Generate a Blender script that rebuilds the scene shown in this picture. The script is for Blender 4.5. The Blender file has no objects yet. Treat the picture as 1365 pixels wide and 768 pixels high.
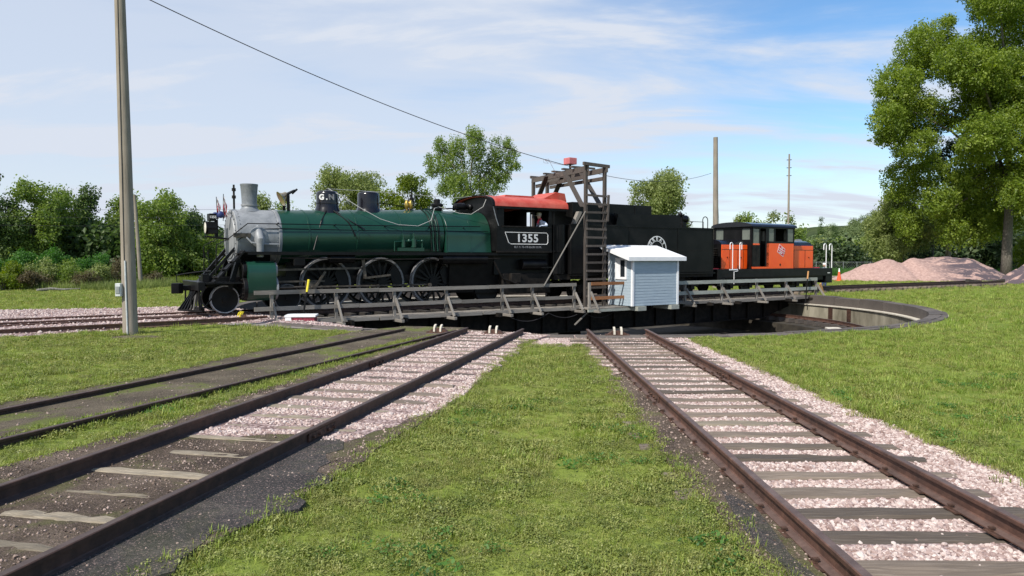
import bpy, bmesh, math, random
import numpy as np
from mathutils import Vector, Matrix, Quaternion, noise
random.seed(7); rng = np.random.default_rng(7)
R = math.radians; PI = math.pi
scn = bpy.context.scene
COL = scn.collection

# ------------------------------------------------------------------ camera
F_PX = 975.0; CAM_H = 2.02; PITCH = math.atan(40 / 975)
cam_d = bpy.data.cameras.new('camera'); cam = bpy.data.objects.new('camera', cam_d); COL.objects.link(cam)
cam.location = (0, 0, CAM_H); cam.rotation_euler = (R(90) - PITCH, 0, 0)
cam_d.sensor_width = 36; cam_d.lens = F_PX / 1365 * 36; cam_d.clip_start = 0.05; cam_d.clip_end = 6000
scn.camera = cam

# ------------------------------------------------------------------ sun, sky, exposure
SUN_EL = 47.0
S = Vector((-0.60 * math.cos(R(SUN_EL)), -0.80 * math.cos(R(SUN_EL)), math.sin(R(SUN_EL)))).normalized()
sd = bpy.data.lights.new('sun', 'SUN'); sd.energy = 4.6; sd.angle = R(0.53); sd.color = (1.0, 0.945, 0.86)
so = bpy.data.objects.new('sun', sd); COL.objects.link(so); so.rotation_euler = (-S).to_track_quat('-Z', 'Y').to_euler()
so.location = (0, 0, 60)
scn.view_settings.view_transform = 'Standard'; scn.view_settings.look = 'None'
scn.view_settings.exposure = 0.24; scn.view_settings.gamma = 1.0
scn.render.film_transparent = False
w = bpy.data.worlds.new('World'); scn.world = w; w.use_nodes = True
N = w.node_tree.nodes; L = w.node_tree.links; N.clear()
wo = N.new('ShaderNodeOutputWorld'); bg = N.new('ShaderNodeBackground'); bg.inputs[1].default_value = 0.135
sky = N.new('ShaderNodeTexSky'); sky.sky_type = 'NISHITA'; sky.sun_disc = False
sky.sun_elevation = R(SUN_EL); sky.sun_rotation = math.atan2(S.x, S.y)
sky.air_density = 1.0; sky.dust_density = 0.4; sky.ozone_density = 2.2
tc = N.new('ShaderNodeTexCoord')
sep = N.new('ShaderNodeSeparateXYZ'); L.new(tc.outputs['Generated'], sep.inputs[0])
def wmath(op, a, b=None, clamp=False):
    m = N.new('ShaderNodeMath'); m.operation = op; m.use_clamp = clamp
    for i, v in enumerate((a, b)):
        if v is None: continue
        if isinstance(v, (int, float)): m.inputs[i].default_value = v
        else: L.new(v, m.inputs[i])
    return m.outputs[0]
zz = wmath('ADD', wmath('MAXIMUM', sep.outputs[2], 0.0), 0.16)
px_ = wmath('DIVIDE', sep.outputs[0], zz); py_ = wmath('DIVIDE', sep.outputs[1], zz)
cmb = N.new('ShaderNodeCombineXYZ'); L.new(px_, cmb.inputs[0]); L.new(py_, cmb.inputs[1])
def cloud(scale, stretch, rot, detail, rough, dist, loc):
    mp = N.new('ShaderNodeMapping'); mp.inputs['Rotation'].default_value = (0, 0, R(rot)); mp.inputs['Scale'].default_value = stretch
    mp.inputs['Location'].default_value = loc
    L.new(cmb.outputs[0], mp.inputs[0])
    n = N.new('ShaderNodeTexNoise'); n.inputs['Scale'].default_value = scale; n.inputs['Detail'].default_value = detail
    n.inputs['Roughness'].default_value = rough; n.inputs['Distortion'].default_value = dist
    L.new(mp.outputs[0], n.inputs[0]); return n.outputs[0]
def wramp(v, a, b):
    r = N.new('ShaderNodeMapRange'); r.interpolation_type = 'SMOOTHSTEP'; r.inputs[1].default_value = a; r.inputs[2].default_value = b
    L.new(v, r.inputs[0]); return r.outputs[0]
veil = cloud(0.42, (1.0, 1.5, 1), 20, 3, 0.5, 0.3, (1.3, 0.4, 0))
wisp = cloud(1.1, (0.8, 2.1, 1), 24, 7, 0.58, 0.45, (4.0, 2.2, 0))
# the veil of high cloud is thicker towards the west (the photograph's left) and thins out overhead to the east
side = wmath('MULTIPLY', sep.outputs[0], -0.46)
vsum = wmath('ADD', veil, side)
lowz = wramp(sep.outputs[2], 0.34, 0.10)
vsum = wmath('ADD', vsum, wmath('MULTIPLY', lowz, 0.16))
vsum = wmath('ADD', vsum, wmath('MULTIPLY', wisp, 0.72))
c1 = wramp(vsum, 0.57, 1.02)
c2 = wmath('MULTIPLY', wramp(wisp, 0.46, 0.72), 0.60)
cl = wmath('ADD', wmath('MULTIPLY', c1, 0.80), c2, True)
mx = N.new('ShaderNodeMix'); mx.data_type = 'RGBA'
L.new(cl, mx.inputs[0]); hs_ = N.new('ShaderNodeHueSaturation'); hs_.inputs['Saturation'].default_value = 1.22; hs_.inputs['Value'].default_value = 1.08; L.new(sky.outputs[0], hs_.inputs['Color']); L.new(hs_.outputs[0], mx.inputs[6]); mx.inputs[7].default_value = (4.45, 4.82, 5.50, 1)
L.new(mx.outputs[2], bg.inputs[0]); L.new(bg.outputs[0], wo.inputs[0])

# ------------------------------------------------------------------ places
C = Vector((2.6, 33.0)); PHI = R(56.3); U = Vector((math.sin(PHI), math.cos(PHI))); RZ = PI / 2 - PHI
PIT_R = 14.15                                     # inner edge of the pit kerb
def TW(s, y=0.0, z=0.0):                          # bridge frame (s along the train, y away from the camera side) to world
    return Vector((C.x + s * U.x - y * U.y, C.y + s * U.y + y * U.x, z))
def ray(x, y):
    c, s = math.cos(PITCH), math.sin(PITCH); zd = -(y - 384) / F_PX
    return Vector(((x - 682.5) / F_PX, c + zd * s, -s + zd * c))
def gnd(x, y, z=0.0):
    d = ray(x, y); t = (z - CAM_H) / d.z; return Vector((t * d.x, t * d.y, z))
def at(x, y, Y):
    d = ray(x, y); t = Y / d.y; return Vector((t * d.x, Y, CAM_H + t * d.z))

# ------------------------------------------------------------------ materials
def nodes(name):
    m = bpy.data.materials.new(name); m.use_nodes = True; nt = m.node_tree
    return m, nt.nodes, nt.links, nt.nodes['Principled BSDF']
def ramp(n, l, fac, stops):
    r = n.new('ShaderNodeValToRGB'); e = r.color_ramp.elements
    while len(e) < len(stops): e.new(0.5)
    for i, (p, c) in enumerate(stops): e[i].position = p; e[i].color = (*c, 1)
    l.new(fac, r.inputs[0]); return r.outputs[0]
def tnoise(n, l, scale, detail=4, rough=0.55, stretch=None, coord='Object', dist=0.0, extra=None):
    if coord == 'World':
        g = n.new('ShaderNodeNewGeometry'); src = g.outputs['Position']
    else:
        t = n.new('ShaderNodeTexCoord'); src = t.outputs['Object']
    if extra is not None:
        a = n.new('ShaderNodeVectorMath'); a.operation = 'ADD'; l.new(src, a.inputs[0]); l.new(extra, a.inputs[1]); src = a.outputs[0]
    if stretch:
        m = n.new('ShaderNodeMapping'); m.inputs['Scale'].default_value = stretch; l.new(src, m.inputs[0]); src = m.outputs[0]
    x = n.new('ShaderNodeTexNoise'); x.inputs['Scale'].default_value = scale; x.inputs['Detail'].default_value = detail
    x.inputs['Roughness'].default_value = rough; x.inputs['Distortion'].default_value = dist
    l.new(src, x.inputs[0]); return x.outputs[0]
def bump(n, l, p, h, strength, dist=0.01):
    b = n.new('ShaderNodeBump'); b.inputs['Strength'].default_value = strength; b.inputs['Distance'].default_value = dist
    l.new(h, b.inputs['Height']); l.new(b.outputs[0], p.inputs['Normal'])
def orand(n):
    return n.new('ShaderNodeObjectInfo').outputs['Random']
def mixc(n, l, fac, a, b, mode='MIX'):
    m = n.new('ShaderNodeMix'); m.data_type = 'RGBA'; m.blend_type = mode
    for i, v in ((0, fac), (6, a), (7, b)):
        if isinstance(v, (int, float)): m.inputs[i].default_value = v
        elif isinstance(v, tuple): m.inputs[i].default_value = (*v, 1)
        else: l.new(v, m.inputs[i])
    return m.outputs[2]
def simple(name, c1, c2=None, rough=0.5, metal=0.0, scale=6, bs=0.0, stretch=None, coat=0.0, lo=0.35, hi=0.65, coord='Object', bd=0.004, detail=5, spec=0.5):
    m, n, l, p = nodes(name); p.inputs['Specular IOR Level'].default_value = spec
    p.inputs['Roughness'].default_value = rough; p.inputs['Metallic'].default_value = metal
    if coat: p.inputs['Coat Weight'].default_value = coat; p.inputs['Coat Roughness'].default_value = 0.15
    if c2 is None: p.inputs['Base Color'].default_value = (*c1, 1); return m
    f = tnoise(n, l, scale, detail, 0.6, stretch, coord)
    l.new(ramp(n, l, f, [(lo, c1), (hi, c2)]), p.inputs['Base Color'])
    if bs:
        bump(n, l, p, f, bs, bd)
    return m
def wood(name, dark, mid, light, rough=0.85, axis=0, scale=3.0, spread=0.35):
    m, n, l, p = nodes(name); p.inputs['Roughness'].default_value = rough
    r = orand(n); cb = n.new('ShaderNodeCombineXYZ'); mu = n.new('ShaderNodeMath'); mu.operation = 'MULTIPLY'; mu.inputs[1].default_value = 37
    l.new(r, mu.inputs[0]); l.new(mu.outputs[0], cb.inputs[0]); l.new(mu.outputs[0], cb.inputs[1])
    st = [14, 14, 14]; st[axis] = 0.7
    f = tnoise(n, l, scale, 6, 0.65, tuple(st), extra=cb.outputs[0], dist=0.3)
    g = tnoise(n, l, 1.3, 3, 0.5, extra=cb.outputs[0])
    c = ramp(n, l, f, [(0.28, dark), (0.5, mid), (0.74, light)])
    c = mixc(n, l, 0.5, c, ramp(n, l, g, [(0.3, tuple(x * 0.8 for x in mid)), (0.7, tuple(min(1, x * 1.3) for x in mid))]))
    hv = n.new('ShaderNodeHueSaturation'); mr = n.new('ShaderNodeMapRange'); mr.inputs[3].default_value = 1 - spread; mr.inputs[4].default_value = 1 + spread
    l.new(r, mr.inputs[0]); l.new(mr.outputs[0], hv.inputs['Value']); l.new(c, hv.inputs['Color'])
    l.new(hv.outputs[0], p.inputs['Base Color']); bump(n, l, p, f, 0.7, 0.012); return m
def leafmat(name, c1, c2, c3, trans=0.48, rough=0.5, scale=0.25, dry=0.0):
    m, n, l, p = nodes(name); out = n['Material Output']
    r = orand(n); g = tnoise(n, l, scale, 2, 0.5, coord='World')
    a = n.new('ShaderNodeMath'); a.operation = 'MULTIPLY_ADD'; a.inputs[1].default_value = 0.55; l.new(r, a.inputs[0])
    b = n.new('ShaderNodeMath'); b.operation = 'MULTIPLY'; b.inputs[1].default_value = 0.45; l.new(g, b.inputs[0]); l.new(b.outputs[0], a.inputs[2])
    c = ramp(n, l, a.outputs[0], [(0.12, c1), (0.5, c2), (0.85, c3)])
    if dry:
        q = tnoise(n, l, 1.9, 5, 0.7, coord='World'); c = mixc(n, l, ramp(n, l, q, [(0.50, (0, 0, 0)), (0.66, (dry, dry, dry))]), c, (0.21, 0.175, 0.085))
    l.new(c, p.inputs['Base Color']); p.inputs['Roughness'].default_value = rough; p.inputs['Specular IOR Level'].default_value = 0.35
    t = n.new('ShaderNodeBsdfTranslucent'); hv = n.new('ShaderNodeHueSaturation'); hv.inputs['Saturation'].default_value = 1.15; hv.inputs['Value'].default_value = 1.3
    l.new(c, hv.inputs['Color']); l.new(hv.outputs[0], t.inputs[0])
    x = n.new('ShaderNodeMixShader'); x.inputs[0].default_value = trans; l.new(p.outputs[0], x.inputs[1]); l.new(t.outputs[0], x.inputs[2]); l.new(x.outputs[0], out.inputs[0])
    return m
M = {}
M['iron'] = simple('black_iron', (0.003, 0.003, 0.0035), (0.009, 0.0085, 0.009), 0.42, 0, 3, spec=0.2)
M['gloss'] = simple('black_enamel', (0.006, 0.006, 0.009), (0.010, 0.010, 0.014), 0.2, 0, 2, coat=0.25, spec=0.35)
M['soot'] = simple('sooty_steel', (0.006, 0.0055, 0.005), (0.022, 0.018, 0.015), 0.65, 0.0, 5, 0.2, spec=0.2)
M['tender'] = simple('tender_black', (0.003, 0.003, 0.0035), (0.009, 0.0085, 0.0085), 0.42, 0, 1.6, 0.06, spec=0.17)
M['green'] = simple('boiler_green', (0.0080, 0.043, 0.027), (0.0105, 0.053, 0.034), 0.30, 0, 1.4, coat=0.15, spec=0.4)
M['silver'] = simple('aluminium_paint', (0.20, 0.21, 0.22), (0.29, 0.30, 0.31), 0.52, 0.1, 4, 0.05)
M['silver_dull'] = simple('dull_aluminium', (0.15, 0.165, 0.18), (0.22, 0.235, 0.25), 0.5, 0.1, 7)
M['tyre'] = simple('grey_tyre_paint', (0.09, 0.09, 0.095), (0.21, 0.21, 0.22), 0.5, 0.0, 9)
M['tyre_light'] = simple('pale_tyre_paint', (0.36, 0.36, 0.37), (0.55, 0.55, 0.56), 0.5, 0.0, 9)
M['rod'] = simple('oiled_steel', (0.035, 0.030, 0.024), (0.12, 0.10, 0.078), 0.45, 0.4, 5)
M['brass'] = simple('brass', (0.45, 0.29, 0.07), (0.60, 0.42, 0.12), 0.32, 0.9, 5)
M['bell'] = simple('bell_bronze', (0.42, 0.32, 0.18), (0.60, 0.50, 0.34), 0.3, 0.85, 5)
M['red'] = simple('cab_roof_red', (0.44, 0.042, 0.026), (0.54, 0.12, 0.085), 0.5, 0, 2.2)
M['redbox'] = simple('faded_red', (0.42, 0.10, 0.11), (0.56, 0.18, 0.18), 0.55, 0, 5)
M['darkred'] = simple('maroon_paint', (0.12, 0.008, 0.02), (0.30, 0.03, 0.06), 0.6, 0, 12)
M['orange'] = simple('orange_paint', (0.90, 0.085, 0.004), (0.95, 0.11, 0.006), 0.36, 0, 1.5, coat=0.2)
M['white'] = simple('white_paint', (0.74, 0.75, 0.77), (0.84, 0.84, 0.84), 0.5, 0, 3)
M['letter'] = simple('lettering_white', (0.62, 0.62, 0.62), (0.74, 0.74, 0.73), 0.5, 0, 20)
M['letter_dim'] = simple('worn_lettering', (0.14, 0.14, 0.15), (0.28, 0.28, 0.29), 0.5, 0, 20)
M['logo_red'] = simple('emblem_red', (0.62, 0.02, 0.04))
M['siding'] = simple('blue_grey_siding', (0.300, 0.375, 0.435), (0.375, 0.450, 0.505), 0.6, 0, 3.5, 0.1, stretch=(1.0, 3, 9))
M['yellow'] = simple('yellow_paint', (0.70, 0.58, 0.02), (0.78, 0.66, 0.06), 0.5, 0, 9)
M['glass'] = simple('window_glass', (0.02, 0.025, 0.03), rough=0.05)
M['cab_glass'] = simple('dusty_glass', (0.10, 0.115, 0.10), (0.15, 0.165, 0.14), 0.2, 0, 2)
M['lens'] = simple('lamp_lens', (0.75, 0.72, 0.60), rough=0.15)
M['skin'] = simple('skin', (0.52, 0.28, 0.20), (0.60, 0.34, 0.25), 0.5, 0, 12)
M['shirt'] = simple('pale_blue_cloth', (0.48, 0.54, 0.68), (0.62, 0.67, 0.78), 0.8, 0, 14)
M['jeans'] = simple('blue_denim', (0.03, 0.05, 0.13), (0.06, 0.09, 0.20), 0.85, 0, 14)
M['teal'] = simple('grey_cloth', (0.10, 0.11, 0.13), (0.16, 0.17, 0.19), 0.85, 0, 14)
M['scarf'] = simple('red_cloth', (0.42, 0.02, 0.04), (0.58, 0.05, 0.07), 0.85, 0, 14)
M['cap'] = simple('striped_cap_cloth', (0.30, 0.26, 0.18), (0.62, 0.58, 0.50), 0.85, 0, 40)
M['flag_red'] = simple('flag_red', (0.55, 0.03, 0.04)); M['flag_blue'] = simple('flag_blue', (0.02, 0.035, 0.14)); M['flag_white'] = simple('flag_white', (0.75, 0.75, 0.75))
M['rope'] = simple('white_rope', (0.42, 0.42, 0.40), rough=0.8)
M['wire'] = simple('wire_insulation', (0.035, 0.032, 0.035), rough=0.7)
M['rubber'] = simple('cone_orange', (0.75, 0.10, 0.03), rough=0.6)
M['galv'] = simple('galvanised', (0.30, 0.32, 0.33), (0.42, 0.44, 0.45), 0.45, 0.6, 8)
M['meter'] = simple('meter_grey', (0.45, 0.47, 0.48), (0.58, 0.60, 0.60), 0.5, 0, 8)
M['tie'] = wood('tie_wood', (0.036, 0.026, 0.020), (0.135, 0.106, 0.081), (0.31, 0.26, 0.21), axis=0, scale=3.2, spread=0.42)
M['tie_pale'] = wood('bleached_tie_wood', (0.055, 0.042, 0.030), (0.22, 0.185, 0.135), (0.50, 0.44, 0.34), axis=0, scale=5.0)
M['rail_wood'] = wood('weathered_rail_wood', (0.075, 0.062, 0.052), (0.21, 0.190, 0.165), (0.34, 0.320, 0.285), axis=0, spread=0.22)
M['rail_wood_z'] = wood('weathered_post_wood', (0.070, 0.062, 0.055), (0.19, 0.175, 0.155), (0.32, 0.30, 0.275), axis=2, spread=0.25)
M['rail_green'] = wood('pale_painted_rail', (0.15, 0.16, 0.135), (0.32, 0.335, 0.295), (0.47, 0.49, 0.44), axis=0, spread=0.12)
M['rail_brown'] = wood('rust_stained_rail', (0.11, 0.045, 0.020), (0.27, 0.115, 0.045), (0.36, 0.17, 0.08), axis=0, spread=0.15)
M['gantry_wood'] = wood('gantry_timber', (0.022, 0.018, 0.016), (0.075, 0.062, 0.054), (0.18, 0.155, 0.135), axis=2, spread=0.2)
M['creosote'] = wood('creosoted_timber', (0.010, 0.008, 0.007), (0.032, 0.027, 0.023), (0.075, 0.064, 0.055), axis=1, spread=0.3)
M['kerb_wood'] = wood('pit_kerb_timber', (0.030, 0.024, 0.021), (0.095, 0.080, 0.070), (0.22, 0.195, 0.17), axis=0, spread=0.25)
M['new_wood'] = wood('newer_plank', (0.24, 0.11, 0.04), (0.46, 0.24, 0.09), (0.56, 0.34, 0.16), axis=2, spread=0.1)
M['pole_wood'] = wood('pole_timber', (0.12, 0.098, 0.075), (0.245, 0.21, 0.17), (0.36, 0.32, 0.27), axis=2, scale=2.2, spread=0.05)
M['bark'] = simple('bark', (0.05, 0.042, 0.034), (0.16, 0.145, 0.12), 0.9, 0, 7, 0.6, stretch=(4, 4, 0.7), bd=0.03)
M['bark_pale'] = simple('pale_bark', (0.12, 0.11, 0.09), (0.30, 0.28, 0.24), 0.9, 0, 4, 0.6, stretch=(3, 3, 0.6), bd=0.03)
M['leaf_mid'] = leafmat('leaf_mid', (0.0961, 0.152, 0.0324), (0.1692, 0.2446, 0.0505), (0.2883, 0.3614, 0.0811))
M['leaf_dark'] = leafmat('leaf_dark', (0.037, 0.068, 0.0221), (0.0706, 0.1166, 0.0347), (0.1428, 0.2025, 0.0599))
M['leaf_yellow'] = leafmat('leaf_yellow', (0.077, 0.121, 0.0132), (0.143, 0.198, 0.0198), (0.22, 0.264, 0.033))
M['leaf_olive'] = leafmat('leaf_olive', (0.1222, 0.1581, 0.0516), (0.2121, 0.2605, 0.0791), (0.3145, 0.3594, 0.1289))
M['leaf_shade'] = leafmat('shaded_leaf', (0.018, 0.036, 0.012), (0.034, 0.060, 0.020), (0.070, 0.105, 0.032), trans=.3)  # darkened leaf colour standing for shade under the cottonwood crown
M['leaf_fresh'] = leafmat('leaf_fresh', (0.0396, 0.1122, 0.0211), (0.0739, 0.1848, 0.0343), (0.1254, 0.2574, 0.0554))
M['leaf_cotton'] = leafmat('leaf_cottonwood', (0.0917, 0.1425, 0.0208), (0.1757, 0.2475, 0.0327), (0.2981, 0.3675, 0.0594), rough=0.42)
M['leaf_far'] = leafmat('leaf_far', (0.0858, 0.1254, 0.0462), (0.132, 0.1848, 0.066), (0.198, 0.2508, 0.099), trans=0.2, scale=0.12)
M['leaf_brown'] = leafmat('leaf_brown', (0.07, 0.05, 0.03), (0.12, 0.10, 0.05), (0.16, 0.15, 0.07))
M['concrete'] = simple('stained_concrete', (0.13, 0.115, 0.080), (0.35, 0.32, 0.245), 0.9, 0, 1.1, 0.3, stretch=(1.2, 1.2, 0.35), bd=0.02, detail=8)
M['concrete_pale'] = simple('pale_concrete', (0.42, 0.38, 0.31), (0.60, 0.56, 0.47), 0.9, 0, 4, 0.5, bd=0.02)
M['pitfloor'] = simple('pit_floor_dirt', (0.018, 0.015, 0.011), (0.055, 0.046, 0.033), 0.95, 0, 2, 0.6, bd=0.03)
M['slab'] = simple('worn_slab', (0.14, 0.122, 0.105), (0.28, 0.25, 0.22), 0.9, 0, 3, 0.4, bd=0.01)

def rust_rail(k_=1.0, name='rusty_rail'):
    m, n, l, p = nodes(name); p.inputs['Roughness'].default_value = 0.62; p.inputs['Metallic'].default_value = 0.15
    f = tnoise(n, l, 9, 6, 0.65, (1, 1, 1), 'World'); g = tnoise(n, l, 1.4, 3, 0.5, None, 'World')
    c = ramp(n, l, f, [(0.30, (0.035, 0.018, 0.014)), (0.5, (0.115, 0.052, 0.034)), (0.70, (0.215, 0.100, 0.062))])
    c = mixc(n, l, 0.35, c, ramp(n, l, g, [(0.35, (0.055, 0.033, 0.027)), (0.7, (0.19, 0.085, 0.055))]))
    geo = n.new('ShaderNodeNewGeometry'); s = n.new('ShaderNodeSeparateXYZ'); l.new(geo.outputs['Normal'], s.inputs[0])
    r = n.new('ShaderNodeMapRange'); r.inputs[1].default_value = 0.9; r.inputs[2].default_value = 0.99; l.new(s.outputs[2], r.inputs[0])
    mm = n.new('ShaderNodeMath'); mm.operation = 'MULTIPLY'; mm.inputs[1].default_value = 0.75; l.new(r.outputs[0], mm.inputs[0])
    c = mixc(n, l, mm.outputs[0], c, ramp(n, l, f, [(0.3, (0.105, 0.070, 0.060)), (0.7, (0.185, 0.135, 0.120))]))
    hv = n.new('ShaderNodeHueSaturation'); hv.inputs['Value'].default_value = k_; hv.inputs['Saturation'].default_value = .92; l.new(c, hv.inputs['Color'])
    l.new(hv.outputs[0], p.inputs['Base Color']); bump(n, l, p, f, 0.35, 0.004); return m
M['rust'] = rust_rail(.88)
M['rust2'] = rust_rail(.52, 'shaded_rusty_rail')  # darker copy of the rail rust; shade on the left rails put into colour
M['rust_dark'] = simple('dark_rust', (0.035, 0.020, 0.015), (0.12, 0.058, 0.038), 0.8, 0.1, 20, 0.3)
def grass_ground():
    m, n, l, p = nodes('lawn_soil'); p.inputs['Roughness'].default_value = 0.95; p.inputs['Specular IOR Level'].default_value = 0.1
    a = tnoise(n, l, 0.16, 4, 0.6, None, 'World'); b = tnoise(n, l, 1.7, 6, 0.7, None, 'World'); d = tnoise(n, l, 26, 4, 0.7, (1, 0.8, 1), 'World')
    c = ramp(n, l, b, [(0.25, (0.085, 0.085, 0.030)), (0.48, (0.145, 0.178, 0.038)), (0.62, (0.190, 0.225, 0.050)), (0.8, (0.27, 0.275, 0.095))])
    c = mixc(n, l, 0.5, c, ramp(n, l, a, [(0.3, (0.145, 0.215, 0.036)), (0.55, (0.215, 0.265, 0.055)), (0.75, (0.290, 0.300, 0.095))]))
    c = mixc(n, l, 0.55, c, ramp(n, l, d, [(0.3, (0.40, 0.42, 0.35)), (0.6, (1.15, 1.15, 1.0))]), 'MULTIPLY')
    l.new(c, p.inputs['Base Color']); bump(n, l, p, d, 0.6, 0.03); return m
M['lawn'] = grass_ground()
M['hillside'] = simple('wooded_hillside', (0.030, 0.045, 0.015), (0.060, 0.080, 0.028), 0.95, 0, 0.05, coord='World', spec=0.1)
def stone_ground(name, base, light, dark, sc=26):
    m, n, l, p = nodes(name); p.inputs['Roughness'].default_value = 0.9; p.inputs['Specular IOR Level'].default_value = 0.2
    g = n.new('ShaderNodeNewGeometry'); v = n.new('ShaderNodeTexVoronoi'); v.inputs['Scale'].default_value = sc
    l.new(g.outputs['Position'], v.inputs['Vector'])
    s = n.new('ShaderNodeSeparateColor'); l.new(v.outputs['Color'], s.inputs[0])
    c = ramp(n, l, s.outputs[0], [(0.1, dark), (0.45, base), (0.9, light)])
    e = ramp(n, l, v.outputs['Distance'], [(0.2, (1, 1, 1)), (0.75, (0.45, 0.42, 0.42))])
    c = mixc(n, l, 1.0, c, e, 'MULTIPLY')
    a = tnoise(n, l, 0.9, 4, 0.6, None, 'World')
    c = mixc(n, l, 1.0, c, ramp(n, l, a, [(0.3, (0.80, 0.78, 0.78)), (0.7, (1.1, 1.08, 1.07))]), 'MULTIPLY')
    l.new(c, p.inputs['Base Color']); bump(n, l, p, v.outputs['Distance'], 0.8, -0.02); return m
M['ballast'] = stone_ground('pink_ballast_bed', (0.42, 0.315, 0.295), (0.60, 0.49, 0.465), (0.25, 0.17, 0.155))
M['ballast_far'] = stone_ground('pink_ballast_spread', (0.42, 0.315, 0.305), (0.60, 0.50, 0.49), (0.20, 0.13, 0.13), 9)
def pilemat():
    m, n, l, p = nodes('crushed_stone_heap'); p.inputs['Roughness'].default_value = 0.95
    a = tnoise(n, l, 0.75, 6, 0.72, (0.6, 1, 1.5), 'World', 0.9); b = tnoise(n, l, 5, 5, 0.7, None, 'World'); d = tnoise(n, l, 0.12, 2, 0.5, None, 'World')
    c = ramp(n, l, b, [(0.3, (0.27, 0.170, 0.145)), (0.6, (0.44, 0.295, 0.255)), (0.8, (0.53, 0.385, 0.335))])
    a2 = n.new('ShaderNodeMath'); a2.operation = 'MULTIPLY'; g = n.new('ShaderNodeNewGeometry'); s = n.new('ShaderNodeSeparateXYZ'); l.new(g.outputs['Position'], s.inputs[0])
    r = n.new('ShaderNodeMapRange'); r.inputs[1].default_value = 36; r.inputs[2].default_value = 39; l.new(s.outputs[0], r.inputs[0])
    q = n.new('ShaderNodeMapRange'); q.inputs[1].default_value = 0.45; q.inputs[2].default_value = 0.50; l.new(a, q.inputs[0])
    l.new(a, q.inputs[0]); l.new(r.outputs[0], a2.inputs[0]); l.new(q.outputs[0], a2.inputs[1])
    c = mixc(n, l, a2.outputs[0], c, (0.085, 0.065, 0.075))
    l.new(c, p.inputs['Base Color']); bump(n, l, p, b, 0.8, 0.08); return m
M['pile'] = pilemat()
def dirtmat(name, dark, mid, light, moss=0.0, speck=0.66):
    m, n, l, p = nodes(name); p.inputs['Roughness'].default_value = 0.92; p.inputs['Specular IOR Level'].default_value = 0.2
    a = tnoise(n, l, 1.3, 6, 0.65, None, 'World', 0.4); b = tnoise(n, l, 30, 5, 0.75, None, 'World'); k = tnoise(n, l, 70, 2, 0.6, None, 'World')
    c = ramp(n, l, a, [(0.3, dark), (0.5, mid), (0.72, light)])
    c = mixc(n, l, 0.6, c, ramp(n, l, b, [(0.3, (0.30, 0.30, 0.30)), (0.65, (1.55, 1.5, 1.45))]), 'MULTIPLY')
    c = mixc(n, l, ramp(n, l, k, [(speck, (0, 0, 0)), (speck + 0.05, (1, 1, 1))]), c, (0.30, 0.22, 0.20))
    if moss:
        q = tnoise(n, l, 0.75, 5, 0.7, None, 'World', 0.6)
        c = mixc(n, l, ramp(n, l, q, [(0.50, (0, 0, 0)), (0.60, (moss, moss, moss))]), c, (0.130, 0.155, 0.036))
    l.new(c, p.inputs['Base Color']); bump(n, l, p, b, 1.0, 0.035); return m
M['dirt'] = dirtmat('cinder_dirt', (0.050, 0.038, 0.029), (0.108, 0.083, 0.062), (0.185, 0.148, 0.115), 0.42, 0.60)
M['moss'] = dirtmat('mossy_dirt', (0.060, 0.050, 0.038), (0.118, 0.098, 0.070), (0.18, 0.155, 0.11), 0.95, 0.64)
M['asphalt'] = dirtmat('old_asphalt', (0.040, 0.038, 0.038), (0.066, 0.062, 0.060), (0.120, 0.108, 0.098), 0.12, 0.60)
def stonemat(name, c1, c2, c3):
    m, n, l, p = nodes(name); p.inputs['Roughness'].default_value = 0.85; p.inputs['Specular IOR Level'].default_value = 0.25
    c = ramp(n, l, orand(n), [(0.0, c1), (0.45, c2), (1.0, c3)])
    f = tnoise(n, l, 2.2, 4, 0.6); c = mixc(n, l, 0.7, c, ramp(n, l, f, [(0.3, (0.72, 0.70, 0.70)), (0.7, (1.12, 1.1, 1.1))]), 'MULTIPLY')
    l.new(c, p.inputs['Base Color']); return m
M['pebble'] = stonemat('brown_pebble', (0.07, 0.050, 0.040), (0.19, 0.145, 0.115), (0.46, 0.36, 0.31))
M['stone'] = stonemat('pink_quartzite', (0.25, 0.17, 0.15), (0.45, 0.35, 0.32), (0.64, 0.565, 0.52))
M['blade'] = leafmat('grass_blade', (0.0979, 0.1215, 0.0253), (0.2417, 0.2706, 0.0576), (0.4311, 0.4223, 0.1441), trans=0.3, scale=0.9, dry=.4)
M['clover'] = leafmat('clover_leaf', (0.081, 0.1215, 0.0253), (0.2155, 0.2614, 0.0552), (0.3656, 0.3763, 0.1266), trans=0.3, scale=1.3, dry=.4)
M['blade_fresh'] = leafmat('fresh_blade', (0.1082, 0.171, 0.0238), (0.2301, 0.3146, 0.0502), (0.3655, 0.424, 0.1014), trans=0.3, scale=0.9)

# ------------------------------------------------------------------ objects and meshes
ORG = {}
def tag(o, label=None, cat=None, group=None, kind=None):
    if label: o['label'] = label
    if cat: o['category'] = cat
    if group: o['group'] = group
    if kind: o['kind'] = kind
    return o
def empty(name, loc, rz=0.0, label=None, cat=None, group=None, kind=None, org=(0, 0, 0)):
    o = bpy.data.objects.new(name, None); COL.objects.link(o); o.location = loc; o.rotation_euler = (0, 0, rz)
    o.empty_display_size = 0.3; ORG[o.name] = Vector(org); return tag(o, label, cat, group, kind)
def train_empty(name, s0, y0, z0, **k):            # origin in the bridge frame; child meshes are written in (s, y, z)
    return empty(name, TW(s0, y0, z0), RZ, org=(s0, y0, z0), **k)
def link(name, me, mat, parent=None, kind=None, loc=None):
    o = bpy.data.objects.new(name, me); COL.objects.link(o)
    if mat is not None and len(me.materials) == 0: me.materials.append(mat)
    if parent is not None:
        o.parent = parent; ORG[o.name] = ORG.get(parent.name, Vector())
    if loc is not None: o.location = loc
    if kind: o['kind'] = kind
    return o
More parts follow.
